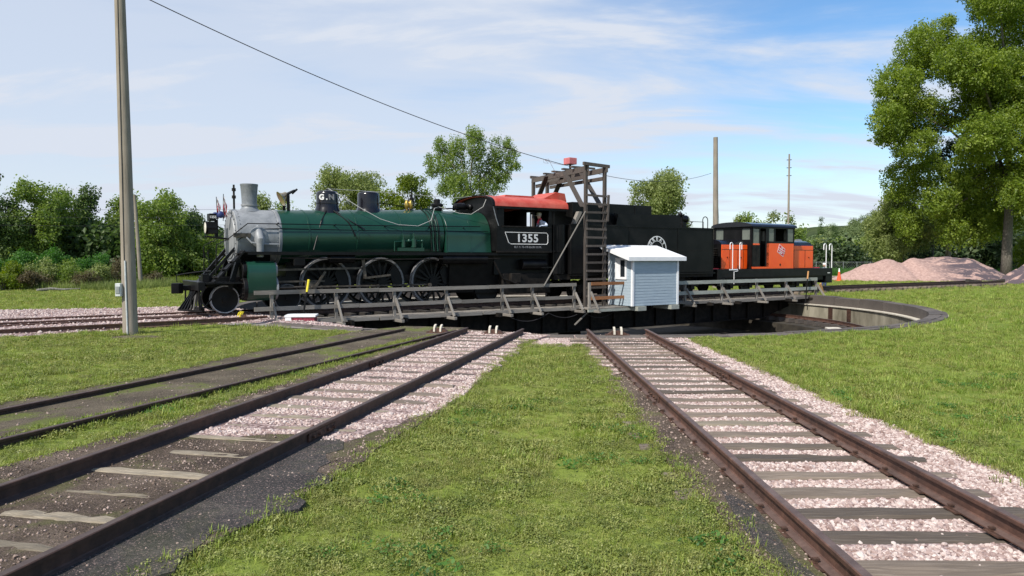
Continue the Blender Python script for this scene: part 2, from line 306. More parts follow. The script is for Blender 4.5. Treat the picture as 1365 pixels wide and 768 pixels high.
class MB:
    def __init__(s): s.b = bmesh.new()
    def mesh_from(s, verts, faces):
        vs = [s.b.verts.new(v) for v in verts]
        for f in faces:
            try: s.b.faces.new([vs[i] for i in f])
            except ValueError: pass
        return s
    def box(s, c, d, rot=None, taper=1.0):
        v = []
        for z in (-1, 1):
            t = taper if z > 0 else 1.0
            for x, y in ((-1, -1), (1, -1), (1, 1), (-1, 1)):
                v.append(Vector((x * d[0] / 2 * t, y * d[1] / 2 * t, z * d[2] / 2)))
        if rot is not None: v = [rot @ p for p in v]
        v = [p + Vector(c) for p in v]
        return s.mesh_from(v, [(3, 2, 1, 0), (4, 5, 6, 7), (0, 1, 5, 4), (1, 2, 6, 5), (2, 3, 7, 6), (3, 0, 4, 7)])
    def b2(s, x0, x1, y0, y1, z0, z1): return s.box(((x0 + x1) / 2, (y0 + y1) / 2, (z0 + z1) / 2), (abs(x1 - x0), abs(y1 - y0), abs(z1 - z0)))
    def bar(s, p0, p1, w, h, up=(0, 0, 1)):
        p0 = Vector(p0); p1 = Vector(p1); d = p1 - p0; z = d.normalized(); x = Vector(up).cross(z)
        if x.length < 1e-4: x = Vector((1, 0, 0)).cross(z)
        x.normalize(); y = z.cross(x)
        m = Matrix((x, y, z)).transposed()
        return s.box((p0 + p1) / 2, (w, h, d.length), m)
    def cyl(s, p0, p1, r0, r1=None, n=16, caps=True):
        r1 = r0 if r1 is None else r1
        return s.tube([p0, p1], [r0, r1], n, caps)
    def tube(s, pts, r, n=6, caps=True):
        pts = [Vector(p) for p in pts]; rr = r if isinstance(r, (list, tuple)) else [r] * len(pts)
        rings = []; prev = None
        for i, p in enumerate(pts):
            t = (pts[min(i + 1, len(pts) - 1)] - pts[max(i - 1, 0)]).normalized()
            if prev is None:
                a = Vector((0, 0, 1)) if abs(t.z) < 0.9 else Vector((1, 0, 0)); x = a.cross(t).normalized()
            else:
                x = (prev - t * prev.dot(t)); x = x.normalized() if x.length > 1e-6 else prev
            prev = x; y = t.cross(x)
            rings.append([s.b.verts.new(p + (x * math.cos(2 * PI * k / n) + y * math.sin(2 * PI * k / n)) * rr[i]) for k in range(n)])
        for a, b in zip(rings, rings[1:]):
            for k in range(n): s.b.faces.new((a[k], a[(k + 1) % n], b[(k + 1) % n], b[k]))
        if caps:
            s.b.faces.new(rings[0][::-1]); s.b.faces.new(rings[-1])
        return s
    def lathe(s, prof, o=(0, 0, 0), axis='z', n=24, a0=0.0, a1=2 * PI):   # prof: (radius, height)
        full = abs(a1 - a0 - 2 * PI) < 1e-6; m = n if full else n + 1; rings = []
        for r, h in prof:
            ring = []
            for k in range(m):
                a = a0 + (a1 - a0) * k / n; c, q = r * math.cos(a), r * math.sin(a)
                v = {'z': (c, q, h), 'x': (h, c, q), 'y': (c, h, q)}[axis]
                ring.append(s.b.verts.new(Vector(v) + Vector(o)))
            rings.append(ring)
        for a, b in zip(rings, rings[1:]):
            for k in range(m if full else m - 1):
                try: s.b.faces.new((a[k], a[(k + 1) % m], b[(k + 1) % m], b[k]))
                except ValueError: pass
        closed = math.dist(prof[0], prof[-1]) < 1e-6
        if full and not closed and max(p[0] for p in prof) < 3:
            if prof[0][0] > .02: s.b.faces.new(rings[0][::-1])
            if prof[-1][0] > .02: s.b.faces.new(rings[-1])
        return s
    def prism(s, poly, axis, d0, d1):               # poly in the two other axes
        def P(p, d): return {'y': (p[0], d, p[1]), 'x': (d, p[0], p[1]), 'z': (p[0], p[1], d)}[axis]
        n = len(poly)
        return s.mesh_from([P(p, d0) for p in poly] + [P(p, d1) for p in poly],
                           [tuple(range(n))[::-1], tuple(range(n, 2 * n))] + [(i, (i + 1) % n, n + (i + 1) % n, n + i) for i in range(n)])
    def ball(s, c, r, n=12):
        r = (r, r, r) if isinstance(r, (int, float)) else r
        prof = [(max(math.sin(PI * i / n), 0.0), -math.cos(PI * i / n)) for i in range(n + 1)]
        vs0 = len(s.b.verts); s.lathe([(max(p[0], 1e-4), p[1]) for p in prof], n=n * 2)
        s.b.verts.ensure_lookup_table()
        for v in s.b.verts[vs0:]: v.co = Vector((v.co.x * r[0], v.co.y * r[1], v.co.z * r[2])) + Vector(c)
        return s
    def build(s, name, mat, parent=None, smooth=True, bevel=0.0, kind=None, angle=35, jit=0.0):
        bmesh.ops.remove_doubles(s.b, verts=s.b.verts, dist=1e-5)
        bmesh.ops.recalc_face_normals(s.b, faces=s.b.faces)
        if bevel:
            es = [e for e in s.b.edges if len(e.link_faces) == 2 and e.calc_face_angle(0) > R(50)]
            bmesh.ops.bevel(s.b, geom=es, offset=bevel, segments=1, affect='EDGES', clamp_overlap=True)
        if jit:
            for v in s.b.verts: v.co += Vector((random.uniform(-jit, jit), random.uniform(-jit, jit), random.uniform(-jit, jit)))
        if parent is not None:
            o = ORG.get(parent.name, Vector())
            for v in s.b.verts: v.co -= o
        me = bpy.data.meshes.new(name); s.b.to_mesh(me); s.b.free()
        if smooth:
            me.shade_smooth(); me.set_sharp_from_angle(angle=R(angle))
        return link(name, me, mat, parent, kind)

def scatter(name, templates, pts, rots, scls, tids, mats, parent=None, kind='stuff', loc=None):
    """one object: template pieces at the origin plus loose points that carry a turn, a size and a piece number; geometry nodes put the pieces there"""
    V, Fc, mi, tid = [], [], [], []
    for k, (tv, tf, tm) in enumerate(templates):
        o = len(V); V += [tuple(v) for v in tv]; Fc += [tuple(i + o for i in f) for f in tf]; mi += [tm] * len(tf); tid += [k + 1] * len(tv)
    nt = len(V); pts = np.asarray(pts, float).reshape(-1, 3)
    me = bpy.data.meshes.new(name); me.from_pydata(V + [tuple(p) for p in pts.tolist()], [], Fc)
    for m in mats: me.materials.append(m)
    me.polygons.foreach_set('material_index', mi)
    n = len(V) + len(pts)
    a = me.attributes.new('tid', 'INT', 'POINT'); a.data.foreach_set('value', np.concatenate([np.array(tid), np.zeros(len(pts), int)]).astype(np.int32))
    a = me.attributes.new('pick', 'INT', 'POINT'); a.data.foreach_set('value', np.concatenate([np.zeros(nt), np.asarray(tids) + 1]).astype(np.int32))
    a = me.attributes.new('turn', 'FLOAT_VECTOR', 'POINT'); a.data.foreach_set('vector', np.concatenate([np.zeros((nt, 3)), np.asarray(rots).reshape(-1, 3)]).astype(np.float32).ravel())
    sc = np.asarray(scls, float); sc = np.repeat(sc[:, None], 3, 1) if sc.ndim == 1 else sc
    a = me.attributes.new('size', 'FLOAT_VECTOR', 'POINT'); a.data.foreach_set('vector', np.concatenate([np.ones((nt, 3)), sc]).astype(np.float32).ravel())
    o = link(name, me, None, parent, kind, loc)
    key = 'scatter_%d' % len(templates)
    ng = bpy.data.node_groups.get(key)
    if ng is None:
        ng = bpy.data.node_groups.new(key, 'GeometryNodeTree')
        ng.interface.new_socket('Geometry', in_out='INPUT', socket_type='NodeSocketGeometry'); ng.interface.new_socket('Geometry', in_out='OUTPUT', socket_type='NodeSocketGeometry')
        gn, gl = ng.nodes, ng.links
        gi = gn.new('NodeGroupInput'); go = gn.new('NodeGroupOutput'); jn = gn.new('GeometryNodeJoinGeometry'); gl.new(jn.outputs[0], go.inputs[0])
        def attr(nm, tp):
            x = gn.new('GeometryNodeInputNamedAttribute'); x.data_type = tp; x.inputs['Name'].default_value = nm; return x.outputs[0]
        def eq(att, k):
            c = gn.new('FunctionNodeCompare'); c.data_type = 'INT'; c.operation = 'EQUAL'
            gl.new(att, c.inputs[2]); c.inputs[3].default_value = k; return c.outputs[0]
        tidn = attr('tid', 'INT'); pick = attr('pick', 'INT'); turn = attr('turn', 'FLOAT_VECTOR'); size = attr('size', 'FLOAT_VECTOR')
        e2r = gn.new('FunctionNodeEulerToRotation'); gl.new(turn, e2r.inputs[0])
        for k in range(1, len(templates) + 1):
            sg = gn.new('GeometryNodeSeparateGeometry'); gl.new(gi.outputs[0], sg.inputs[0]); gl.new(eq(tidn, k), sg.inputs[1])
            sp = gn.new('GeometryNodeSeparateGeometry'); gl.new(gi.outputs[0], sp.inputs[0]); gl.new(eq(pick, k), sp.inputs[1])
            ip = gn.new('GeometryNodeInstanceOnPoints'); gl.new(sp.outputs[0], ip.inputs['Points']); gl.new(sg.outputs[0], ip.inputs['Instance'])
            gl.new(e2r.outputs[0], ip.inputs['Rotation']); gl.new(size, ip.inputs['Scale']); gl.new(ip.outputs[0], jn.inputs[0])
    md = o.modifiers.new('scatter', 'NODES'); md.node_group = ng
    return o

def inpoly(P, poly):
    x, y = P[:, 0], P[:, 1]; r = np.zeros(len(P), bool); n = len(poly); j = n - 1
    for i in range(n):
        xi, yi = poly[i]; xj, yj = poly[j]
        c = ((yi > y) != (yj > y)) & (x < (xj - xi) * (y - yi) / (yj - yi + 1e-12) + xi); r ^= c; j = i
    return r
def vnoise(P, sc, seed=0.0):
    return np.array([noise.noise(Vector((p[0] * sc + seed, p[1] * sc - seed, seed))) for p in P])
def gp(pts): return [tuple(gnd(*p).xy) for p in pts]

# ------------------------------------------------------------------ ground and beds
def rad_pt(th, r, x=0.0):     # point at distance r from the pit centre on the near side of the track of angle th, x to its right
    return Vector((C.x - r * math.sin(th) + x * math.cos(th), C.y - r * math.cos(th) - x * math.sin(th)))
T1, T2, T3, TB, TA = R(-0.4), R(12.4), R(18.5), R(50.2), PHI
mb = MB()
rs = [14.72, 15.2, 16, 17.5, 20, 24, 30, 38, 50, 70, 100, 160, 260, 450, 900, 1800, 3600]; NA = 144
rings = [[mb.b.verts.new((C.x + r * math.sin(2 * PI * k / NA), C.y + r * math.cos(2 * PI * k / NA), 0)) for k in range(NA)] for r in rs]
for a, b in zip(rings, rings[1:]):
    for k in range(NA): mb.b.faces.new((a[k], b[k], b[(k + 1) % NA], a[(k + 1) % NA]))
mb.build('ground', M['lawn'], kind='structure', smooth=False)

BED1 = [(690, 447), (699, 462), (774, 462), (782, 476), (808, 505), (850, 560), (880, 602), (925, 655), (975, 710), (1035, 768), (1120, 860), (1900, 860), (1430, 668), (1365, 640), (1200, 572), (1100, 530), (1000, 486), (905, 447)]
BED2 = [(735, 449), (705, 456), (697, 463), (665, 487), (648, 503), (615, 533), (575, 560), (520, 592), (430, 652), (330, 702), (215, 768), (40, 860), (-560, 860), (-300, 700), (0, 628), (200, 575), (330, 528), (400, 506), (500, 474), (610, 441), (700, 446)]
BED3 = [(620, 438), (480, 470), (400, 500), (320, 517), (120, 560), (0, 588), (-300, 655), (-420, 640), (0, 540), (200, 503), (330, 472), (470, 444), (540, 436)]
SPREAD = [(-300, 421), (0, 415.5), (150, 413.5), (250, 411), (306, 410.5), (352, 417), (395, 425), (450, 433), (480, 437.5), (395, 434), (330, 431), (250, 434), (100, 444), (0, 450), (-300, 476)]
WORN = [(145, 450), (165, 447.5), (215, 447.5), (220, 449.5), (185, 452.5), (150, 453)]
bed1, bed2, bed3, spread = gp(BED1), gp(BED2), gp(BED3), gp(SPREAD)
def densify(poly, step, amp, seed):
    out = []
    for i, a in enumerate(poly):
        b = poly[(i + 1) % len(poly)]; d = math.dist(a, b); k = max(1, int(d / step)); nx, ny = (b[1] - a[1]) / (d + 1e-9), -(b[0] - a[0]) / (d + 1e-9)
        for j in range(k):
            t = j / k; x = a[0] + (b[0] - a[0]) * t; y = a[1] + (b[1] - a[1]) * t
            w_ = amp * (noise.noise(Vector((x * 2.3, y * 2.3, seed))) + 0.6 * noise.noise(Vector((x * 7, y * 7, seed))))
            out.append((x + nx * w_, y + ny * w_))
    return out
def sheet(name, poly, z, mat, step=0.35, amp=0.10, seed=1.0):
    b = bmesh.new(); vs = [b.verts.new((x, y, z)) for x, y in densify(poly, step, amp, seed)]
    es = [b.edges.new((vs[i], vs[(i + 1) % len(vs)])) for i in range(len(vs))]
    bmesh.ops.triangle_fill(b, use_beauty=True, use_dissolve=False, edges=es)
    for f in b.faces:
        if f.normal.z < 0: f.normal_flip()
    if z > 0.02:
        lo_ = [b.verts.new((v.co.x, v.co.y, -0.01)) for v in vs]
        for i in range(len(vs)):
            j = (i + 1) % len(vs); b.faces.new((vs[i], vs[j], lo_[j], lo_[i]))
    me = bpy.data.meshes.new(name); b.to_mesh(me); b.free()
    return link(name, me, mat, None, 'structure')
sheet('ballast_bed', bed1, 0.004, M['ballast'], seed=1)
sheet('dirt_bed', bed2, 0.044, M['dirt'], seed=2)
sheet('mossy_path', bed3, 0.030, M['moss'], seed=3)
def edge_dist(Q, poly):
    d = np.full(len(Q), 1e9)
    for i in range(len(poly)):
        a = np.array(poly[i]); e = np.array(poly[(i + 1) % len(poly)]) - a; t = np.clip(((Q - a) @ e) / (e @ e + 1e-9), 0, 1); d = np.minimum(d, np.hypot(*(Q - a - t[:, None] * e).T))
    return d
def spread_z(Q): return 0.125 * np.clip(edge_dist(Q, spread) / 0.9, 0, 1) ** .8 * inpoly(Q, spread)
P_ = np.array(spread); lo_, hi_ = P_.min(0) - 1, P_.max(0) + 1; st_ = 0.32; nx_, ny_ = int((hi_[0] - lo_[0]) / st_), int((hi_[1] - lo_[1]) / st_)
gxx, gyy = np.meshgrid(np.arange(nx_ + 1), np.arange(ny_ + 1), indexing='ij'); G_ = np.column_stack([lo_[0] + gxx.ravel() * st_, lo_[1] + gyy.ravel() * st_]); Zg = spread_z(G_)
Zg = np.where(Zg > 0, Zg, -0.02); idx = np.arange((nx_ + 1) * (ny_ + 1)).reshape(nx_ + 1, ny_ + 1); F_ = [(int(idx[i, j]), int(idx[i + 1, j]), int(idx[i + 1, j + 1]), int(idx[i, j + 1])) for i in range(nx_) for j in range(ny_) if max(Zg[idx[i, j]], Zg[idx[i + 1, j]], Zg[idx[i + 1, j + 1]], Zg[idx[i, j + 1]]) > 0]
me = bpy.data.meshes.new('gravel_spread'); me.from_pydata([(float(a), float(b_), float(z)) for (a, b_), z in zip(G_, Zg)], [], F_); bb = bmesh.new(); bb.from_mesh(me); bmesh.ops.delete(bb, geom=[v for v in bb.verts if not v.link_faces], context='VERTS'); bb.to_mesh(me); bb.free(); me.shade_smooth()
link('gravel_spread', me, M['ballast_far'], None, 'structure')
GA0 = 0.7535
DIRT1 = [(800, 500), (850, 560), (880, 602), (925, 655), (975, 710), (1035, 768), (1120, 860), (1330, 920), (1150, 768), (1050, 680), (965, 605), (905, 550), (850, 500), (812, 480)]
edge1 = [tuple(rad_pt(T1, r_, -GA0 - .075)) for r_ in (20.4, 22, 24, 26, 28, 30, 32)]
dirt1 = gp([(842, 500), (806, 505), (850, 560), (880, 602), (925, 655), (975, 710), (1035, 768), (1120, 860)]) + edge1[::-1]; sheet('dirt_verge', dirt1, 0.040, M['dirt'], seed=5)
asp1 = gp([(960, 660), (990, 712), (1045, 768), (1125, 860)]) + [tuple(rad_pt(T1, r_, -GA0 - .13 - .08 * (r_ < 28.4))) for r_ in (32, 30, 28.8, 28.2)] + gp([(1010, 680)]); sheet('asphalt_verge', asp1, 0.044, M['asphalt'], seed=6, amp=0.07)
GRAV2 = [(735, 449), (705, 456), (697, 463), (665, 487), (648, 503), (612, 532), (560, 566), (440, 600), (410, 585), (300, 590), (235, 580), (330, 545), (420, 510), (520, 476), (620, 444), (700, 446)]
grav2 = gp(GRAV2); sheet('ballast_bed', grav2, 0.048, M['ballast'], seed=7, amp=0.2)
ASP2 = [(452, 590), (430, 650), (330, 700), (215, 768), (40, 860), (-200, 900), (40, 768), (160, 712), (250, 665), (340, 620), (400, 592)]
asp2 = gp(ASP2); sheet('asphalt_verge', asp2, 0.050, M['asphalt'], seed=8, amp=0.32, step=.15)
sheet('worn_earth', gp(WORN), 0.005, M['dirt'], seed=9, amp=0.12, step=0.12)
FARD = [(1190, 382), (1260, 380), (1330, 381), (1350, 383), (1250, 385), (1180, 384.5)]
sheet('worn_earth', gp(FARD), 0.005, M['dirt'], seed=10, amp=0.3, step=1.0)
FARD2 = [(1105, 368), (1340, 369), (1345, 374.5), (1250, 374), (1100, 372.5)]
fard2 = gp(FARD2); sheet('worn_earth', fard2, 0.006, M['ballast_far'], seed=12, amp=0.4, step=1.5)
SLAB = [(284, 433), (330, 430.5), (395, 434.5), (480, 438), (560, 441.5), (610, 443), (540, 447.5), (430, 440.5), (330, 435)]
sheet('concrete_apron', gp(SLAB), 0.016, M['slab'], seed=11, amp=0.04)

# ------------------------------------------------------------------ tracks
RAILP = [(-0.068, 0), (0.068, 0), (0.068, 0.010), (0.018, 0.024), (0.009, 0.034), (0.009, 0.112), (0.034, 0.122), (0.036, 0.150), (0.028, 0.156),
         (-0.028, 0.156), (-0.036, 0.150), (-0.034, 0.122), (-0.009, 0.112), (-0.009, 0.034), (-0.018, 0.024), (-0.068, 0.010)]
GA = 0.7535                                       # rail centre from the track centre
def tie_mesh(seed, Lx=2.6, W=0.22, H=0.17):
    random.seed(seed); b = bmesh.new(); nx = 9
    rows = []
    for i in range(nx + 1):
        x = -Lx / 2 + Lx * i / nx; e = 0.02 if 0 < i < nx else 0.0
        row = []
        for (y, z) in ((-W / 2, -H), (-W / 2, -0.018), (-W / 2 + 0.022, 0), (0, 0.004), (W / 2 - 0.022, 0), (W / 2, -0.018), (W / 2, -H)):
            edge = 0.5 if i in (0, nx) else 0.0
            row.append(b.verts.new((x + random.uniform(-1, 1) * (0.01 + 0.03 * edge), y + random.uniform(-1, 1) * 0.009, z - (random.random() ** 2 * 0.022) - edge * random.random() * 0.02)))
        rows.append(row)
    for a, c in zip(rows, rows[1:]):
        for k in range(6): b.faces.new((a[k], c[k], c[k + 1], a[k + 1]))
    b.faces.new(rows[0][::-1]); b.faces.new(rows[-1])
    bmesh.ops.recalc_face_normals(b, faces=b.faces)
    me = bpy.data.meshes.new('tie'); b.to_mesh(me); b.free(); return me
def plate_mesh():
    m = MB(); m.b2(-0.105, 0.105, -0.08, 0.08, 0, 0.012)
    for sx in (-1, 1): m.b2(sx * 0.078 - 0.012, sx * 0.078 + 0.012, -0.03 * sx - 0.014, -0.03 * sx + 0.014, 0.014, 0.034); m.b2(sx * 0.073 - 0.02, sx * 0.073 + 0.02, -0.03 * sx - 0.018, -0.03 * sx + 0.018, 0.034, 0.045)
    o = m.build('tie_plate', M['rust_dark'], None, smooth=False); me = o.data; bpy.data.objects.remove(o); return me
TIES = [tie_mesh(k) for k in range(6)]
for t in TIES[:4]: t.materials.append(M['tie'])
for t in TIES[4:]: t.materials.append(M['tie_pale'])
TIEF = [TIES[0].copy()]; PLATE = plate_mesh()
def track(name, th, r0, r1, z, label, cat='railway track', group=None, joints=(), off=0.0, hs=1.0, rm='rust'):
    """z = foot of the rail; local y runs towards the pit centre, rails between radii r0 and r1"""
    p = rad_pt(th, r0, off); t = empty(name, (p.x, p.y, 0), -th, label, cat, group)
    for sx in (-1, 1):
        m = MB(); m.prism([(sx * GA + a, z + b_ * hs) for a, b_ in RAILP], 'y', 0, -(r1 - r0)); rl = m.build('rail', M[rm], t, smooth=False)
        for (js, jr) in joints:
            if js != sx: continue
            y = -(jr - r0)
            for q in (-1, 1):
                j = MB(); j.b2(sx * GA + q * 0.012, sx * GA + q * 0.030, y - 0.32, y + 0.32, z + 0.030, z + 0.112)
                for k in (-0.24, -0.1, 0.1, 0.24): j.cyl((sx * GA + q * 0.03, y + k, z + 0.07), (sx * GA + q * 0.062, y + k, z + 0.07), 0.018, n=6)
                j.build('joint_bar', M['rust_dark'], rl, smooth=False)
    return t
def ties(t, r0, rs_, zt, style, plates=True):
    out = []
    for i, r in enumerate(rs_):
        rr = random.Random(i * 13 + int(r * 10)); st = style(r, rr)
        if st is None: continue
        mesh, dx, sx, sy, dz = st
        o = bpy.data.objects.new('tie', mesh); COL.objects.link(o); o.parent = t
        o.location = (dx, -(r - r0), zt + dz); o.scale = (sx, sy, 1); o.rotation_euler = (rr.uniform(-0.006, 0.006), rr.uniform(-0.006, 0.006), rr.uniform(-0.03, 0.03) + (PI if rr.random() < .5 else 0))
        if plates:
            for s_ in (-1, 1):
                q = bpy.data.objects.new('tie_plate', PLATE); COL.objects.link(q); q.parent = t; q.location = (s_ * GA, -(r - r0), zt - 0.004)
        out.append(r)
    return out
t1 = track('railway_track', T1, 14.2, 31.5, 0.036, 'rusty spur track with sound ties on pink ballast right of the grass wedge',
           joints=((-1, 33.0 - 10.15), (1, 33.0 - 12.0), (1, 33 - 4.2)))
def st1(r, rr): return (TIES[rr.randrange(4)] if rr.random() < .93 else TIES[4], rr.uniform(-.08, .08), rr.uniform(.93, 1.06), rr.uniform(.9, 1.12), rr.uniform(-.012, .004))
ties1 = ties(t1, 14.2, [14.95 + 0.515 * i + random.Random(i).uniform(-.04, .04) for i in range(32)], 0.036, st1)
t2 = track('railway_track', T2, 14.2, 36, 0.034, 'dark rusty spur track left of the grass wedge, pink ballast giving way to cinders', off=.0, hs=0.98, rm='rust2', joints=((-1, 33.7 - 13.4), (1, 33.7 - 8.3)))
def st2(r, rr):
    far = r < 24.2
    if far: return (TIES[rr.randrange(4)] if rr.random() < .8 else TIES[5], rr.uniform(-.15, .2), rr.uniform(.85, 1.08), rr.uniform(.85, 1.1), rr.uniform(-.02, 0))
    return (TIES[4 + rr.randrange(2)], rr.uniform(-.15, .25), rr.uniform(.34, .62), rr.uniform(.25, .75), -0.012 + rr.uniform(-.006, 0.002))
ties2 = ties(t2, 14.2, [14.95 + 0.60 * i + random.Random(i + 90).uniform(-.07, .07) for i in range(34)], 0.072, st2, plates=False)
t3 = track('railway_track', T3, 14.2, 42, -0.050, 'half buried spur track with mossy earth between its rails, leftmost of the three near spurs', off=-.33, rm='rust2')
tb = track('railway_track', TB, 14.2, 52, 0.020, 'rusty lead track in pink gravel behind the tall near pole, the nearer of two')
ta = track('railway_track', TA, 14.2, 56, 0.036, 'rusty lead track in pink gravel under the pilot of the steam engine')
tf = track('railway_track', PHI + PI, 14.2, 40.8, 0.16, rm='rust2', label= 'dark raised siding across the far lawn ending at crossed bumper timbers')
def stf(r, rr): return (TIES[rr.randrange(4)], rr.uniform(-.1, .1), 1, 1, 0)
ties(tf, 14.2, [14.95 + 0.62 * i for i in range(41)], 0.16, stf, plates=False)
TRK = [(T1, ties1, 0.0), (T2, ties2, 0.0)]

# ------------------------------------------------------------------ loose stones, grass
def ico(seed, sub=2, amp=0.35, flat=0.75):
    b = bmesh.new(); bmesh.ops.create_icosphere(b, subdivisions=sub, radius=1.0); r = random.Random(seed); ofs = r.uniform(0, 50)
    for v in b.verts:
        d = v.co.normalized(); v.co = d * (1 + amp * 2.0 * noise.noise(d * 1.15 + Vector((ofs, 0, 0)))); v.co.z *= flat
        for ax in (Vector((1, .3, .2)).normalized(), Vector((-.4, 1, .3)).normalized(), Vector((-.3, -.5, 1)).normalized(), Vector((.5, -1, .1)).normalized()):
            k = v.co.dot(ax) - 0.72
            if k > 0: v.co -= ax * k * 0.85
    vs = [tuple(v.co) for v in b.verts]; fs = [tuple(v.index for v in f.verts) for f in b.faces]; b.free(); return vs, fs
STT = [(*ico(k, 1, 0.3), 0) for k in range(3)] + [(*ico(k + 9, 2, 0.3), 0) for k in range(3)]
def rand_in(poly, dens):
    P = np.array(poly); lo, hi = P.min(0), P.max(0); n = int((hi - lo).prod() * dens)
    Q = rng.uniform(lo, hi, (n, 2)); return Q[inpoly(Q, poly)]
def on_tie(Q):
    bad = np.zeros(len(Q), bool)
    for th, rs_, off in TRK:
        d = Q - np.array([C.x, C.y]); x = d[:, 0] * math.cos(th) - d[:, 1] * math.sin(th) - off; r = -(d[:, 0] * math.sin(th) + d[:, 1] * math.cos(th))
        near = np.abs(r[:, None] - np.array(rs_)[None, :]).min(1)
        bad |= (near < 0.135) & (np.abs(x) < 1.32) & (rng.random(len(Q)) < 0.985)
        bad |= (np.abs(np.abs(x) - GA) < 0.085) & (r < 36) & (r > 14)
    return bad
def stones(name, label, Q, s0, s1, zf, tid0=0, tid1=6, zb=0.0, mt='stone'):
    n = len(Q); sc = rng.uniform(s0, s1, n) * (1 + 0.5 * (rng.random(n) < 0.06)); z = rng.uniform(-0.5, zf, n) * sc + zb
    pts = np.column_stack([Q, z]); rot = rng.uniform(0, 6.28, (n, 3)); rot[:, :2] = rng.uniform(-0.6, 0.6, (n, 2))
    sz = sc[:, None] * rng.uniform(0.75, 1.25, (n, 3))
    o = scatter(name, STT, pts, rot, sz, rng.integers(tid0, tid1, n), [M[mt]]); tag(o, label, 'gravel'); return o
def dist(Q): return Q[:, 1]
Q = rand_in(bed1, 3300); Q = Q[dist(Q) > 3.4]; dep = dist(Q)
keep = rng.random(len(Q)) < np.clip(0.95 - (dep - 6) * 0.045, 0.35, 0.95)
ind = inpoly(Q, dirt1); keep &= ~ind | (rng.random(len(Q)) < 0.10)
keep &= ~inpoly(Q, asp1) | (rng.random(len(Q)) < 0.2)
Q = Q[keep]; Q = Q[~on_tie(Q)]; dv = rand_in(dirt1, 420); dv = dv[dv[:, 1] > 3.4]; stones('loose_stones', 'small stray stones on the cinder verge beside the right spur track', dv, 0.004, 0.014, 0.4, 0, 3, 0.040, 'pebble'); nr = dist(Q) < 9
stones('ballast_stones', 'pink crushed stone between and beside the rails of the right spur track', Q[nr], 0.009, 0.024, 0.3, 3, 6)
stones('ballast_stones', 'pink crushed stone at the pit end of the right spur track', Q[~nr], 0.012, 0.025, 0.2, 0, 3)
Q = rand_in(bed2, 2300); Q = Q[dist(Q) > 3.4]; dep = dist(Q)
ing = inpoly(Q, densify(grav2, .4, .25, 7)); ina = inpoly(Q, asp2)
keep = np.where(ing, rng.random(len(Q)) < np.clip(0.95 - (dep - 8) * 0.05, 0.4, 0.95), rng.random(len(Q)) < 0.17) & (~ina | (rng.random(len(Q)) < 0.5))
Q = Q[keep]; Q = Q[~on_tie(Q)]; g_ = inpoly(Q, densify(grav2, .4, .25, 7))
stones('loose_stones', 'small stray stones on the cinders of the dark spur track', Q[~g_], 0.004, 0.014, 0.4, 0, 3, 0.046, 'pebble'); Q = Q[g_]
stones('ballast_stones', 'pink crushed stone along the dark spur track left of the grass wedge', Q, 0.010, 0.025, 0.3, 0, 6, 0.044)
Q = rand_in(spread, 110); stones('gravel_stones', 'pink gravel spread around the lead tracks behind the tall near pole', Q, 0.02, 0.042, 0.2, 0, 3, spread_z(Q))
Q = rand_in(bed3, 40); Q = Q[(dist(Q) > 5)]; stones('loose_stones', 'stray pink stones on the mossy earth of the half buried track', Q, 0.006, 0.018, 0.4, 0, 3, 0.028, 'pebble')

def tuft(seed, nb, rad, h0, h1, wd, lean, kind=0):
    r = random.Random(seed); V, Fc = [], []
    for _ in range(nb):
        a = r.uniform(0, 2 * PI); q = rad * math.sqrt(r.random()); x, y = q * math.cos(a), q * math.sin(a); h = r.uniform(h0, h1); t = r.uniform(0, 2 * PI); ln = r.uniform(0.2, 1) * lean * h
        dx, dy = math.cos(t), math.sin(t); sx, sy = -dy * wd / 2, dx * wd / 2; o = len(V)
        if kind == 0:
            V += [(x - sx, y - sy, -0.005), (x + sx, y + sy, -0.005), (x + dx * ln * .4 + sx * .8, y + dy * ln * .4 + sy * .8, h * .6), (x + dx * ln * .4 - sx * .8, y + dy * ln * .4 - sy * .8, h * .6), (x + dx * ln, y + dy * ln, h)]
            Fc += [(o, o + 1, o + 2, o + 3), (o + 3, o + 2, o + 4)]
        else:                                       # small round weed leaves at random tilts
            w2 = wd * r.uniform(.7, 1.3); n1 = Vector((r.gauss(0, .6), r.gauss(0, .6), 1)).normalized(); e1 = n1.orthogonal().normalized(); e2 = n1.cross(e1); c = Vector((x, y, h))
            V += [tuple(c - e1 * w2), tuple(c + e2 * w2 * .7), tuple(c + e1 * w2), tuple(c - e2 * w2 * .7)]
            Fc += [(o, o + 1, o + 2, o + 3)]
    return V, Fc
GT = [(*tuft(1, 22, .07, .025, .06, .006, .9), 0), (*tuft(2, 18, .08, .02, .05, .007, 1.2), 0), (*tuft(3, 34, .08, .008, .045, .0085, 0, 1), 1), (*tuft(4, 28, .08, .01, .035, .010, 0, 1), 1),
      (*tuft(5, 20, .07, .03, .075, .006, .8), 2)]
KERBR = 14.85
def not_bare(Q, edge=0.0):
    d = Q - np.array([C.x, C.y]); r = np.hypot(d[:, 0], d[:, 1]); k = r > KERBR
    for p in (bed1, bed2, bed3, spread, gp(SLAB), gp(WORN)): k &= ~inpoly(Q, p)
    return k
def in_view(Q, m=1.08): return (np.abs(Q[:, 0]) < Q[:, 1] * 0.70 * m + 0.6) & (Q[:, 1] > 2.6)
